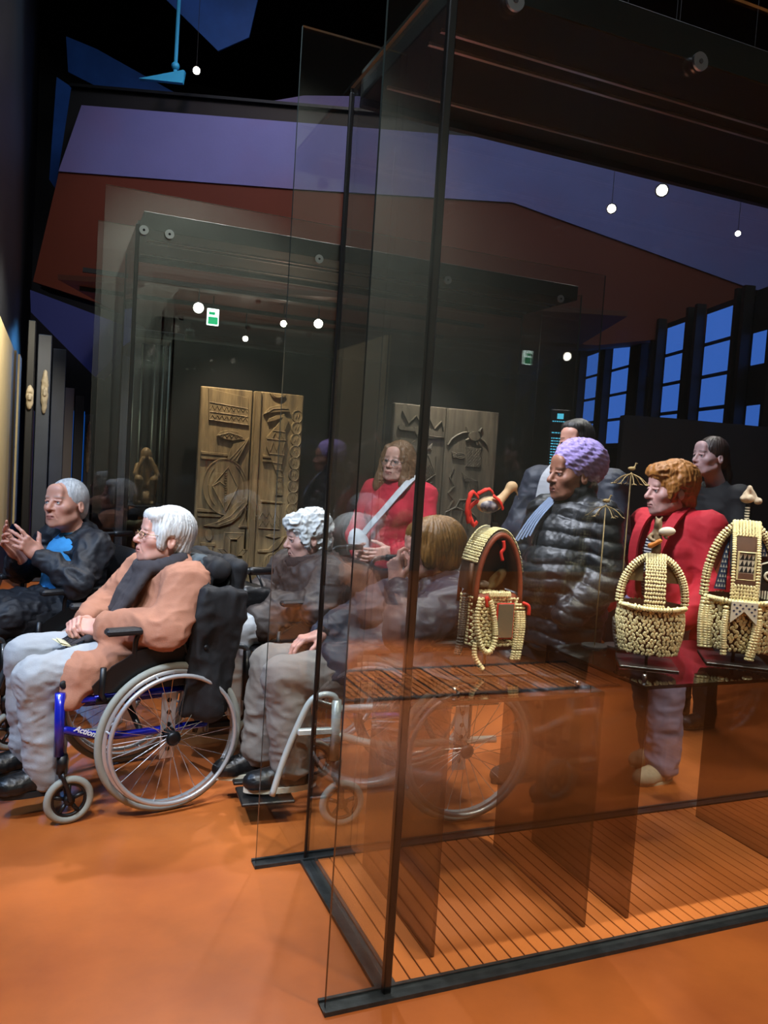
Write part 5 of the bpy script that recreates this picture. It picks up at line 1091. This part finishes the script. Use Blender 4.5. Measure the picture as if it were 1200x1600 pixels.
# ------------------------------------------------------------------ B: basket with strap and windows
def headdress_basket(loc, rz, sc, label, kind):
    t = empty('shell_headdress', loc, math.radians(rz)); tag(t, label, 'headdress'); t.scale = (sc, sc, sc)
    stand(t, .10, .10, .05)
    W, D = .115, .085
    def bag(u, v):
        th = 2*PI*u; z = .045+v*.175; k = .80+.22*math.sin(min(1, v*1.15)*PI*.55+.35); return (W*k*math.cos(th), -D*k*math.sin(th), z)
    mb = MB(); prof = [bag(0, v/8)[0] for v in range(9)]
    n = 36; vs = []; fs = []
    for v in range(9):
        for u in range(n): p = bag(u/n, v/8); vs.append((p[0]*.96, p[1]*.96, p[2]))
    for v in range(8):
        for u in range(n): fs.append((v*n+u, v*n+(u+1) % n, (v+1)*n+(u+1) % n, (v+1)*n+u))
    fs = [f[::-1] for f in fs]; fs.append(tuple(range(n))); mb.add(vs, fs).build('basket_body', G['leather_brown'], t, True)
    H = .175 if kind == 'B' else .25
    ring = [(W*.98*math.cos(PI*i/28), -.012, .215+H*math.sin(PI*i/28)**.9) for i in range(29)]
    MB().tube(ring, .010, 8).build('arch_frame', G['leather_red'], t, True)
    s = Shells(); s.string([(p[0], p[1], p[2]) for p in ring[::2]], .0105, .022, .0085); s.string([(-W, -.03, .215), (-W*.5, -D*1.0, .212), (0, -D*1.1, .21), (W*.5, -D*1.0, .212), (W, -.03, .215)], .010, .010)
    s.patch(lambda u, v: bag(1-u, v), 50, 14, .0088, .3, True, 'v', .5)
    # central strap over the arch
    hw = .036 if kind == 'B' else .043
    def strap(u, v):
        th = v*PI/2; y = -.075+.062*math.sin(th)**2; return ((u-.5)*2*hw, y-.012, .20+(H+.022)*math.sin(th))
    mb = MB(); vs = []; fs = []
    for i in range(13):
        for u in (0, .25, .5, .75, 1): vs.append(strap(u, i/12))
        for u in (0, .25, .5, .75, 1): p = strap(u, i/12); vs.append((p[0], p[1]+.008, p[2]-.004))
    for i in range(12):
        for j in range(4): a = i*10+j; fs += [(a, a+1, a+11, a+10), (a+5, a+15, a+16, a+6)]
        a = i*10; fs += [(a, a+10, a+15, a+5), (a+4, a+9, a+19, a+14)]
    mb.add(vs, fs).build('centre_strap', G['leather_brown'], t, True)
    nv = 21 if kind == 'B' else 28
    if kind == 'B': s.patch(strap, 8, nv, .0066, .06, False, 'v', .55)
    else:
        s.patch(lambda u, v: strap(u, .62+.38*v), 9, 13, .0068, .06, False, 'v', .5); s.patch(lambda u, v: strap(u, .0+.16*v), 9, 6, .0075, .06, False, 'v', .3)
        for e in (.06, .94): s.patch(lambda u, v, e=e: strap(e+(u-.5)*.08, v), 1, 40, .0075, .05, False, 'u')
    # window panels between arch and strap
    def panel(name, poly, m, y=-.006, th=.006, parent=t):
        return MB().prism(poly, 0, th, Matrix(((1, 0, 0, 0), (0, 0, 1, y), (0, 1, 0, 0), (0, 0, 0, 1)))).build(name, G[m], parent)
    z1 = .215
    for sgn in (-1, 1):
        q = [(W*.93*math.cos(PI*i/28), z1+H*.93*math.sin(PI*i/28)**.9) for i in range(4, 12)]
        top = [(x, z) for x, z in q if x > hw]; top = top+[(hw, top[-1][1]+.008), (hw, z1+(.082 if kind == 'B' else .02))]
        if kind == 'B': top = top[1:]+[(W*.88, z1+.082)] if top[0][1] < z1+.082 else top+[(W*.86, z1+.082)]
        poly = [(sgn*x, z) for x, z in top]
        if kind == 'B': panel('side_panel', poly, 'hide')
        else:
            pn = panel('side_panel', poly, 'leather_red'); 
            # zigzag bead panel
            if sgn < 0:
                bw = [(-.082, z1+.025), (-hw-.004, z1+.025), (-hw-.004, z1+.20), (-.058, z1+.165)]; bpn = panel('bead_panel', bw, 'bead_blue', -.014, .006)
                zz = MB()
                for r in range(9):
                    for c in range(5):
                        x = -.078+c*.0085+(r % 2)*.004; z = z1+.033+r*.0165
                        if x > -hw-.008 or z > z1+.19 or x < -.082+(z-z1-.025)*.16: continue
                        zz.add([(x, -.0145, z), (x+.0065, -.0145, z), (x+.003, -.0145, z+.011)], [(0, 1, 2)])
                zz.build('bead_triangle', G['bead_white'], bpn)
            else:
                # face panel with round eye and striped mouth
                fp = panel('face_panel', [(hw+.006, z1-.005), (.112, z1-.005), (.112, z1+.085), (.10, z1+.12), (.075, z1+.135), (.05, z1+.125), (hw+.006, z1+.10)], 'stand_plate', -.046, .016)
                MB().torus((.078, -.047, z1+.085), (0, 1, 0), .013, .005, 20, 6).build('eye_ring', G['bead_white'], fp, True); MB().ball((.078, -.047, z1+.085), .007, 10, 6).build('eye_bead', G['bead_black'], fp, True)
                for i in range(7): MB().box(.052+i*.008, .0565+i*.008, -.0475, -.0462, z1+.008+.0006*(i-3)**2, z1+.036).build('tooth', G['bead_white'], fp)
                MB().tube([(hw+.008, -.047, z1-.002), (.110, -.047, z1-.002), (.110, -.047, z1+.085), (.098, -.047, z1+.12), (.075, -.047, z1+.132), (.05, -.047, z1+.122), (hw+.008, -.047, z1+.10)], .003, 5, True).build('panel_border', G['bead_white'], fp)
                tp = panel('bead_panel', [(hw+.004, z1+.145), (.075, z1+.145), (.06, z1+.185), (hw+.004, z1+.21)], 'bead_blue', -.014, .006)
                for r in range(3):
                    for c in range(4): 
                        x = hw+.006+c*.009; z = z1+.148+r*.014
                        if x < .072-r*.007: MB().add([(x, -.0145, z), (x+.007, -.0145, z), (x+.0035, -.0145, z+.011)], [(0, 1, 2)]).build('bead_triangle', G['bead_white'], tp)
    if kind == 'B':
        s.done(t)
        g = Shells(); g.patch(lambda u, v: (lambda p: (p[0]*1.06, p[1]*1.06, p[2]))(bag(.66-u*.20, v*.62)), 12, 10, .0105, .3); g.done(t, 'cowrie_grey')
        # figurine on top
        f = empty('figurine'); f.parent = t; f.location = (0, -.01, .215+H+.01)
        F = Field((-.06, -.05, -.02), (.06, .05, .16), .0042); F.cap((0, 0, .01), (0, 0, .055), .016, .013, .01); F.ell((0, 0, .105), (.014, .013, .018), .006); F.cap((0, 0, .055), (0, 0, .10), .015, .009, .008); F.cap((-.012, 0, .08), (-.030, -.012, .055), .006, None, .006); F.cap((-.030, -.012, .055), (-.012, -.022, .045), .006, None, .006); F.cap((.012, 0, .08), (.03, -.012, .06), .006, None, .006); F.cap((0, 0, .11), (-.010, 0, .13), .005, .003, .004); F.cap((0, 0, .11), (.012, 0, .132), .005, .003, .004); sdf_obj('figure_body', F, G['wood_fig'], f, .002, (50, 50, 50))
        F = Field((-.05, -.06, .0), (.08, .04, .14), .0042); F.ell((.030, -.012, .082), (.030, .010, .017), 0, rot=rotm(0, 0, -8)); sdf_obj('ivory_disc', F, G['bead_white'], f); F = Field((-.06, -.06, .0), (.06, .04, .09), .0042); F.cap((-.024, -.022, .028), (.008, -.022, .048), .010, .008, 0); sdf_obj('orange_bundle', F, G['orange_bead'], f)
        MB().bbox(-.014, .016, -.012, .012, -.02, .02, .003).build('figure_plinth', G['leather_red'], f)
    else:
        for dx in (-.115, -.10, -.088): s.string([(dx, -.045, .215), (dx-.006, -.052, .14), (dx, -.05, .05)], .0105, .011)
        for dx in (.036, .046): s.string([(dx, -.09, .20), (dx+.004, -.096, .13), (dx-.012, -.098, .03)], .011, .011)
        s.string([(-.05, -.088, .20), (-.055, -.098, .12), (-.05, -.098, .04)], .0105, .012); s.done(t)
        zp = panel('zigzag_panel', [(-hw*.62, .285), (hw*.62, .285), (hw*.62, .375), (-hw*.62, .375)], 'bead_black', -.077, .010)
        for r in range(4):
            for c in range(4): 
                x = -hw*.58+c*.0128; z = .288+r*.021; MB().add([(x, -.0775, z+.019), (x+.0125, -.0775, z+.019), (x+.004, -.0775, z)], [(0, 2, 1)]).build('bead_triangle', G['bead_white'], zp)
        MB().tube([(-hw*.62, -.078, .285), (hw*.62, -.078, .285), (hw*.62, -.078, .375), (-hw*.62, -.078, .375)], .004, 6, True).build('panel_border', G['cowrie'], zp)
        vp = panel('chevron_panel', [(-.040, .215), (.040, .215), (.040, .145), (.0, .185), (-.040, .145)], 'bead_white', -.108, .008)
        for i in range(8):
            for j in range(4):
                if (i+j) % 2: continue
                x = -.036+i*.009; z = .205-j*.010
                if z < .15+.035*(1-abs(x)/.04)+.01: continue
                MB().add([(x, -.1085, z), (x+.0045, -.1085, z-.004), (x+.009, -.1085, z), (x+.0045, -.1085, z+.004)], [(0, 1, 2, 3)]).build('bead_diamond', G['bead_blue'], vp)
        f = empty('figurine'); f.parent = t; f.location = (.0, -.01, .215+H+.015)
        st_ = MB(); 
        for i in range(5): st_.cyl((0, 0, i*.009), (0, 0, i*.009+.0045), .008, 10)
        st_.build('striped_post', G['bead_white'], f); MB().cyl((0, 0, 0), (0, 0, .05), .0065, 8).build('post_core', G['bead_black'], f)
        F = Field((-.05, -.04, .03), (.06, .04, .13), .0042); F.ell((-.004, 0, .068), (.022, .016, .014), 0); F.cap((-.012, 0, .075), (.002, 0, .105), .009, .006, .006); F.cap((.002, 0, .105), (.020, 0, .075), .006, .006, .006); F.ell((.030, -.004, .062), (.012, .011, .011), .005); sdf_obj('bird_body', F, mat('bird_pale', '#a79a8c', .7, var=.3, vscale=40), f, .002, (50, 50, 50))
headdress_basket((2.005, 2.255, .7855), -34, 1.0, 'shell-covered basket headdress with two openings and a small figurine on top', 'B')
headdress_basket((2.40, 2.235, .7855), -36, 1.12, 'tall shell headdress with zigzag bead panels and a carved face panel', 'C')
# wire iron staffs with birds standing behind (thin iron, seen between the visitors)
def bird_staff(loc, h, n, label):
    t = empty('iron_staff', loc); tag(t, label, 'staff'); m = mat('iron_pale', '#8a7a58', .6, .3)
    MB().cyl((0, 0, 0), (0, 0, h), .0024, 8).build('rod', m, t, True); MB().lathe([(0, 0), (.05, 0), (.05, .006), (0, .006)], 20).build('foot', G['stand_plate'], t)
    for i in range(n):
        a = 2*PI*i/n+.3; dx, dy = math.cos(a), math.sin(a); b = MB(); b.tube(smooth_path([(0, 0, h-.005), (dx*.035, dy*.035, h-.018), (dx*.065, dy*.065, h-.045)], 4), .0018, 6)
        for k in (-1, 0, 1): b.tube([(dx*.062, dy*.062, h-.043), (dx*.074+k*dy*.009, dy*.074-k*dx*.009, h-.048)], .0015, 5)
        b.build('branch', m, t, True)
    F = Field((-.03, -.02, h-.01), (.045, .02, h+.07), .003); F.ell((0, 0, h+.014), (.018, .007, .008), 0); F.cap((.012, 0, h+.016), (.020, 0, h+.036), .003, None, .004); F.cap((.020, 0, h+.036), (.032, 0, h+.034), .0028, .0016, .002); sdf_obj('bird', F, m, t)
    return t
bird_staff((2.075, 2.505, .7855), .685, 8, 'thin iron staff with drooping branches and a small bird on top')
bird_staff((1.975, 2.515, .7855), .555, 6, 'shorter iron staff with a small spray of branches')
# ================================================================== carved doors in the far showcase
def wood(name, c1, c2):
    return mat(name, c1, .62, var=.28, vscale=5, bump=.45, bscale=26, stretch=(7, 7, .9), cols=c2, bdist=.006)
wood('wood_door', '#8b7450', '#4e3d28'); wood('wood_dark', '#5a5044', '#2e2822')
def ellp(cx, cy, rx, ry, a0=0, a1=360, n=28): return [(cx+rx*math.cos(math.radians(a0+(a1-a0)*i/n)), cy+ry*math.sin(math.radians(a0+(a1-a0)*i/n))) for i in range(n+(0 if abs(a1-a0) >= 360 else 1))]
class Leaf:
    """door leaf drawn in crop pixels; k metres per pixel, edge(y) is the left border"""
    def __init__(s, thing, loc, rz, k, edge, slope, top, ztop, w, zbot, m, th=.045):
        s.k, s.e, s.sl, s.t, s.zt, s.m = k, edge, slope, top, ztop, m
        s.o = MB().bbox(0, w, 0, th, zbot, ztop, .006).build('door_leaf', G[m], thing); s.o.location = loc; s.o.rotation_euler = (0, 0, rz)
        s.M = Matrix(((1, 0, 0, 0), (0, 0, -1, 0), (0, 1, 0, 0), (0, 0, 0, 1)))
    def c(s, p): return ((p[0]-s.e+s.sl*(p[1]-s.t))*s.k, s.zt-(p[1]-s.t)*s.k)
    def relief(s, polys, d=.014, d0=0, bev=.003, lines=(), lw=.004, name='relief_carving', dz=None):
        mb = MB()
        for pl in polys: mb.prism([s.c(p) for p in pl], d0-.001, d, s.M, bev=bev)
        for ln in lines:
            q = [s.c(p) for p in ln]; mb.tube([s.M @ Vector((a, b, dz if dz is not None else d)) for a, b in q], lw, 5)
        return mb.build(name, G[s.m], s.o)
def zig(x0, x1, y0, y1, n): return [(x0+(x1-x0)*i/n, y0 if i % 2 else y1) for i in range(n+1)]
dk = .000928
t = empty('carved_relief_exhibit', (1.20, 5.20, .05)); tag(t, 'tall carved brown wooden door with bird and crescent reliefs', 'door')
L = Leaf(t, (-.34, 0, -.05), 0.0, dk, 112, .059, 60, 1.855, .335, .052, 'wood_door')
L.relief([[(160, 70), (440, 112), (438, 308), (160, 290)]], .008, lines=[zig(170, 430, 185, 215, 16), zig(170, 430, 250, 275, 16), [(168, 165), (435, 190)], [(168, 230), (435, 245)], [(165, 285), (436, 302)], [(435, 110), (436, 304)]])
L.relief([[(215, 392), (240, 362), (300, 345), (365, 352), (405, 385), (412, 412), (380, 408), (320, 420), (260, 412)]], .016, lines=[[(225, 390), (300, 365), (390, 388)], zig(250, 380, 375, 400, 8)])
L.relief([[(440, 388), (425, 440), (350, 562), (280, 552), (330, 440), (405, 415)]], .016, lines=[[(425, 420), (330, 550)], [(410, 425), (305, 545)], [(440, 388), (350, 562)]])
L.relief([[(105, 505), (290, 512), (290, 530), (105, 526)], [(105, 538), (290, 542), (290, 562), (105, 560)]], .014)
out = ellp(272, 745, 158, 198); inn = [(180, 742), (290, 608), (356, 742), (268, 912)]
L.relief([out], .013, lines=[ellp(272, 745, 156, 196)+[ellp(272, 745, 156, 196)[0]], ellp(272, 745, 120, 165, 130, 230), ellp(290, 745, 115, 175, -60, 60)], lw=.005)
L.relief([inn], .019, .013, lines=[inn+[inn[0]], [(180, 742), (230, 708), (282, 745)], [(282, 745), (268, 900)]], lw=.005)
L.relief([[(262, 640+i*17), (280, 640+i*17), (280, 650+i*17), (262, 650+i*17)] for i in range(14)], .025, .018, .001, name='spine_notches')
L.relief([[(430, 790), (425, 850), (380, 940), (310, 1000), (220, 1030), (115, 1022), (210, 990), (270, 930), (330, 870)]], .018, lines=[[(425, 850), (330, 965), (220, 1012)], [(400, 840), (300, 950), (200, 1000)]])
L.relief([[(75, 902), (240, 908), (240, 928), (75, 926)], [(75, 936), (240, 940), (240, 960), (75, 958)]], .014)
L.relief([[(360, 1026), (404, 925), (432, 1026)]], .016, lines=[[(378, 1015), (404, 955), (422, 1015), (378, 1015)]])
L.relief([ellp(152, 1085, 28, 42), [(95, 1140), (196, 1140), (196, 1164), (95, 1164)], [(118, 1164), (178, 1164), (170, 1360), (105, 1360)]], .015)
kh = [(260, 1066), (400, 1066), (394, 1182), (430, 1182), (416, 1372), (205, 1372), (215, 1182), (254, 1182)]; ki = [(300, 1110), (355, 1110), (352, 1225), (390, 1225), (382, 1325), (246, 1325), (252, 1225), (296, 1225)]
L.relief([[kh[i], kh[(i+1) % 8], ki[(i+1) % 8], ki[i]] for i in range(8)], .015, lines=[kh+[kh[0]], ki+[ki[0]]], lw=.004)
L.relief([ellp(365, 1475, 48, 48)], .014, lines=[ellp(365, 1475, 30, 30)+[ellp(365, 1475, 30, 30)[0]]])
Rr = Leaf(t, (.004, -.004, -.05), -.02, dk, 476, .059, 108, 1.855, .335, .052, 'wood_door')
Rr.relief([[(482, 112), (526, 112), (450, 1560), (406, 1560)]], .016, name='stile')
Rr.relief([ellp(640, 112, 55, 38, 0, 180)], .013, lines=[ellp(640, 114, 36, 24, 0, 180)])
Rr.relief([[(535, 268), (580, 215), (650, 190), (715, 200), (728, 235), (660, 240), (600, 250)], [(565, 322), (578, 292), (640, 262), (690, 250), (692, 272), (620, 305)]], .016, lines=[[(545, 262), (610, 222), (715, 212)]])
Rr.relief([[(690, 258), (722, 300), (692, 370), (702, 440), (686, 545), (662, 650), (672, 700), (676, 832), (620, 836), (632, 690), (592, 590), (556, 500), (556, 430), (602, 370), (650, 315)]], .016, lines=[[(602, 375), (692, 380)], [(560, 435), (700, 440)], [(575, 540), (685, 545)], [(600, 600), (668, 608)], zig(585, 690, 460, 520, 5), zig(600, 680, 390, 430, 4), [(622, 650), (670, 655)], [(630, 700), (672, 700)], zig(625, 672, 720, 740, 6), zig(625, 672, 770, 790, 6), zig(625, 672, 805, 825, 6)])
Rr.relief([[(530, 552), (598, 556), (604, 574), (530, 572)], [(530, 584), (604, 586), (610, 602), (530, 602)]], .014); Rr.relief([[(515, 874), (672, 880), (672, 894), (515, 890)]], .014)
sc = []
for i in range(9): cx = 783-5.2*i; cy = 262+i*84; sc.append(ellp(cx, cy, 40, 47))
Rr.relief([[(762, 240), (785, 188), (806, 240)]]+sc, .013, lines=[ellp(783-5.2*i, 262+i*84, 34, 42, 90, 270) for i in range(9)]+[ellp(783-5.2*i, 262+i*84, 36, 44, -90, 90) for i in range(9)]+[zig(770-5.2*i, 796-5.2*i, 250+i*84, 275+i*84, 3) for i in range(9)])
Rr.relief([[(498, 905), (655, 910), (650, 1078), (496, 1074)]], .009, lines=[zig(505, 645, 960, 1000, 6), zig(505, 645, 1020, 1060, 6), [(498, 1074), (650, 1078)]])
Rr.relief([[(548, 1132), (590, 1116), (640, 1118), (662, 1135), (610, 1148)], [(700, 1125), (640, 1215), (580, 1250), (492, 1250), (492, 1232), (570, 1225), (640, 1150)], ellp(596, 1340, 70, 95), [(482, 1392), (545, 1394), (560, 1412), (482, 1412)]], .015, lines=[ellp(596, 1340, 58, 82)+[ellp(596, 1340, 58, 82)[0]], [(596, 1262), (596, 1418)], [(560, 1280), (560, 1400)], [(632, 1280), (632, 1400)]])
# the darker pair
t2 = empty('carved_relief_exhibit', (2.62, 5.20, .05)); tag(t2, 'dark carved double door with knife, turtle and net reliefs', 'door'); k2 = .000845
L2 = Leaf(t2, (-.43, -.03, -.05), .07, k2, 62, .052, 58, 1.865, .424, .052, 'wood_dark')
zz = [(135, 120), (190, 212), (262, 142), (322, 226), (388, 158), (442, 240), (510, 168), (528, 248)]
L2.relief([[zz[i], zz[i+1], (zz[i+1][0], zz[i+1][1]+16), (zz[i][0], zz[i][1]+16)] for i in range(7)], .014)
L2.relief([ellp(122, 258, 30, 26), [(140, 245), (245, 252), (245, 285), (140, 280)], [(240, 244), (420, 250), (500, 275), (545, 312), (440, 332), (270, 326), (250, 290)]], .018, lines=[[(255, 300), (440, 312), (530, 312)]])
L2.relief([], .006, lines=[[(200+i*14, 440+i*6), (290+i*6, 365+i*14)] for i in range(-2, 5)]+[[(350+i*10, 450-i*12), (425-i*2, 370+i*14)] for i in range(5)], lw=.005, name='hatch_carving')
L2.relief([[(300, 470), (380, 470), (455, 630), (370, 692), (280, 560)]], .013, lines=[[(340+i*14, 600-i*12), (380+i*14, 660-i*10)] for i in range(-1, 5)]+[[(300, 470), (380, 470), (455, 630), (370, 692)]], lw=.005)
L2.relief([], .006, lines=[[(300, 740+i*18), (430, 700+i*22)] for i in range(7)], lw=.005, name='hatch_carving'); L2.relief([[(460, 480), (505, 480), (500, 1500), (455, 1500)]], .012, name='stile')
R2 = Leaf(t2, (.0, .0, -.05), -.04, k2, 560, .052, 58, 1.865, .42, .052, 'wood_dark')
R2.relief([ellp(812, 280, 58, 42)], .020, lines=[smooth and [(565, 372), (605, 318), (650, 285), (700, 262), (762, 252)], [(862, 240), (885, 205)], [(868, 292), (910, 318), (935, 348)], [(752, 250), (735, 205)], [(765, 305), (735, 325)], [(850, 318), (880, 356)], [(830, 320), (845, 352)]] if (smooth := True) else [], lw=.010, dz=.008)
R2.relief([ellp(682, 456, 46, 24)], .010, lines=[ellp(682, 456, 44, 22)+[ellp(682, 456, 44, 22)[0]], ellp(682, 456, 24, 10)+[ellp(682, 456, 24, 10)[0]]]+[[(600+i*4, 430+i*14), (640, 440+i*10)] for i in range(4)], lw=.005)
R2.relief([[(735, 380), (885, 380), (880, 548), (735, 548)]], .008, lines=[[(735+i*24, 380), (735, 380+i*27)] for i in range(1, 7)]+[[(735+i*24, 548), (883, 548-(6-i)*0-(883-735-i*24)*1.1)] for i in range(0, 6)]+[[(735+i*24, 380), (883, 380+(883-735-i*24)*1.1)] for i in range(6)]+[[(735, 380+i*28), (735+(548-380-i*28)/1.1, 548)] for i in range(1, 6)], lw=.0028)
R2.relief([ellp(770, 700, 85, 115, -90, 100)], .012, lines=[[(700+i*4, 600+i*10), (760+i*14, 640+i*4), (800+i*6, 760+i*2)] for i in range(8)], lw=.0045)
R2.relief([], .006, lines=[[(625, 560), (590, 645), (636, 722), (580, 782), (632, 842), (578, 930)], [(650, 915), (690, 840), (850, 828)], [(552, 1010), (560, 950), (600, 930), (655, 905), (730, 930), (800, 940), (850, 985)], [(610, 930), (606, 1080)], [(715, 930), (690, 1080)], [(790, 945), (775, 1090)]], lw=.008, name='line_carving', dz=.004)
R2.relief([ellp(760, 900, 42, 40), [(590, 985), (640, 990), (620, 1090), (598, 1090)]], .010)
# ================================================================== statue in a tall glass column behind
t = empty('statue', (.71, 6.8, .98)); tag(t, 'small crouching carved wooden statue in the tall glass column', 'statue'); m = mat('statue_wood', '#8a6d48', .5, var=.3, vscale=20)
F = Field((-.16, -.14, -.01), (.16, .14, .52), .008); F.ell((0, 0, .40), (.045, .05, .06), 0); F.cap((0, .02, .16), (0, .01, .34), .065, .05, .03)
for s in (-1, 1):
    F.cap((s*.05, 0, .12), (s*.06, -.10, .20), .035, .03, .02); F.cap((s*.06, -.10, .20), (s*.05, -.08, .03), .03, .022, .015); F.cap((s*.05, -.06, .012), (s*.05, -.12, .012), .018, .014, .01); F.cap((s*.065, .0, .31), (s*.085, -.08, .24), .022, .02, .02); F.cap((s*.085, -.08, .24), (s*.03, -.06, .37), .02, .016, .01)
F.cap((0, 0, .0), (0, 0, .03), .09, None, .01); sdf_obj('figure', F, m, t, .002, (30, 30, 30))
t = empty('display_cabinet', (.74, 6.8, 0)); tag(t, 'tall narrow glass column on a black plinth holding the statue', 'display case')
MB().bbox(-.20, .20, -.2, .2, 0, .975, .004).build('plinth', G['black_panel'], t)
for a in ((-.19, .19, -.196, -.19), (-.19, .19, .19, .196)): pane('pane', t, a[0], a[1], a[2], a[3], .98, 2.30)
for a in ((-.196, -.19), (.19, .196)): pane('pane', t, a[0], a[1], -.19, .19, .98, 2.30)
MB().bbox(-.2, .2, -.2, .2, 2.30, 2.36, .004).build('cap', G['hood_face'], t)
for x, y in ((-.15, .1), (-.08, .15), (.02, .12), (.09, .14), (.14, .05), (.16, -.1), (.1, -.15)): MB().cyl((x, y, .98), (x, y, 2.29), .007, 10).build('glass_rod', G['edge_glass'], t, True)
spot('column_spot', (.62, 6.66, 2.27), (.71, 6.8, 1.2), 30, 40, (1, .85, .6), .5, .03)
# ================================================================== corridor of display panels and masks
mat('panel_grey', '#39404e', .45, var=.2, vscale=3); mat('panel_dark', '#0b0d12', .5); mat('panel_taupe', '#5a5148', .6); mat('panel_plum', '#4a2630', .6); mat('mask_pale', '#b0a48e', .6, var=.3, vscale=12)
def cx(px): return -.25+(px-50)*.0065
def cz(py): return 2.94-(py-455)*.00647
def stele(label, px0, px1, top, Y, m, d=.25):
    k = Y/9; o = MB().bbox(-(px1-px0)*.00325*k, (px1-px0)*.00325*k, 0, d, 0, 1.45+(cz(top)-1.45)*k, .006).build('display_stele', G[m]); o.location = (cx((px0+px1)/2)*k, Y, 0); tag(o, label, 'panel', 'panels along the corridor'); return o
stele('near black post of the blue-lit corridor', 47, 58, 500, 8.3, 'panel_dark'); stele('tall steel-blue panel carrying a long pale mask', 62, 82, 520, 8.8, 'panel_grey'); stele('plum-coloured slim panel in the corridor', 53, 60, 640, 9.4, 'panel_plum')
stele('tall slate panel beneath the bright blue light', 84, 104, 540, 9.9, 'panel_grey'); stele('taupe panel with a narrow dark slot in the corridor', 104, 118, 600, 10.6, 'panel_taupe'); stele('black panel farther down the corridor', 119, 134, 610, 11.3, 'panel_dark'); stele('last grey panel beside the showcase glass', 136, 148, 640, 12.0, 'panel_grey')
for lb, px, py0, py1, Y in (('long pale mask hung on the steel-blue panel', 74, 575, 645, 8.8), ('lattice-like pale mask at the corridor end', 142, 650, 735, 12.0), ('short pale mask on the near side of the corridor', 53, 600, 640, 8.3)):
    k = Y/9; z0, z1 = (1.45+(cz(p)-1.45)*k for p in (py1, py0)); h = z1-z0; F = Field((-.09, -.06, -.05), (.09, .06, h+.05), .009); F.ell((0, 0, h/2), (.032, .03, h/2), 0); F.ell((0, -.03, h*.62), (.03, .02, h*.08), .01, 's'); F.cap((0, -.028, h*.6), (0, -.04, h*.42), .008, .012, .01)
    o = sdf_obj('mask', F, G['mask_pale'], None, .006, (16, 16, 16), 2); o.location = (cx(px)*k, Y-.024, z0); tag(o, lb, 'mask')
for lb, x0, x1, z0, z1, Y in (('narrow bright blue light box between the corridor panels', -.13, -.06, 0, 2.0, 9.6), ('blue light box behind the slate panel', .03, .10, 0, 2.5, 10.35), ('blue light box at the far end of the corridor', .20, .42, 0, 1.9, 12.6), ('thin blue light box behind the taupe panel', .10, .16, 0, 1.75, 10.95)):
    o = MB().bbox(x0, x1, Y, Y+.05, z0, z1, .004).build('light_box', G['corridor_glow']); tag(o, lb, 'light box')
# backlit text panel in the dark behind the man with the scarf
t = empty('text_panel', (3.05, 4.42, 0)); t.rotation_euler = (0, 0, math.radians(-30)); tag(t, 'slim dark backlit text panel behind the man with the pale scarf', 'information panel')
MB().bbox(-.06, .06, -.012, .012, 0, 1.86, .003).build('panel_board', G['panel_dark'], t)
mat('text_glow', '#0a3040', .5, emit='#58c8e8', estr=.9); tx = MB(); rr = random.Random(4)
for r in range(26):
    z = 1.78-r*.018-(0 if r < 3 else .02); x = -.048
    if r in (1, 2, 4): continue
    while x < .04:
        w = rr.uniform(.006, .018); tx.box(x, min(x+w, .048), -.0135, -.0125, z, z+.007); x += w+.005
tx.box(-.02, .02, -.0135, -.0125, 1.80, 1.835); tx.build('text_rows', G['text_glow'], t)
# folded leaflet on the lap of the lady in the camel coat
lf = MB(); M = Matrix.Rotation(math.radians(14), 4, 'X') @ Matrix.Rotation(math.radians(8), 4, 'Z'); lf.bbox(-.055, .055, -.04, .04, 0, .002, .0005, M=M); lf.box(-.05, .05, -.036, .036, .003, .0042, M=Matrix.Rotation(math.radians(20), 4, 'X') @ Matrix.Rotation(math.radians(-4), 4, 'Z'))
lo_ = lf.build('leaflet', mat('paper_cream', '#cfc9a4', .8)); lo_.location = (.08, 3.35, .652); lo_.rotation_euler = (0, 0, math.radians(102.7)); tag(lo_, 'cream folded leaflet lying on the pale grey trousers', 'leaflet')
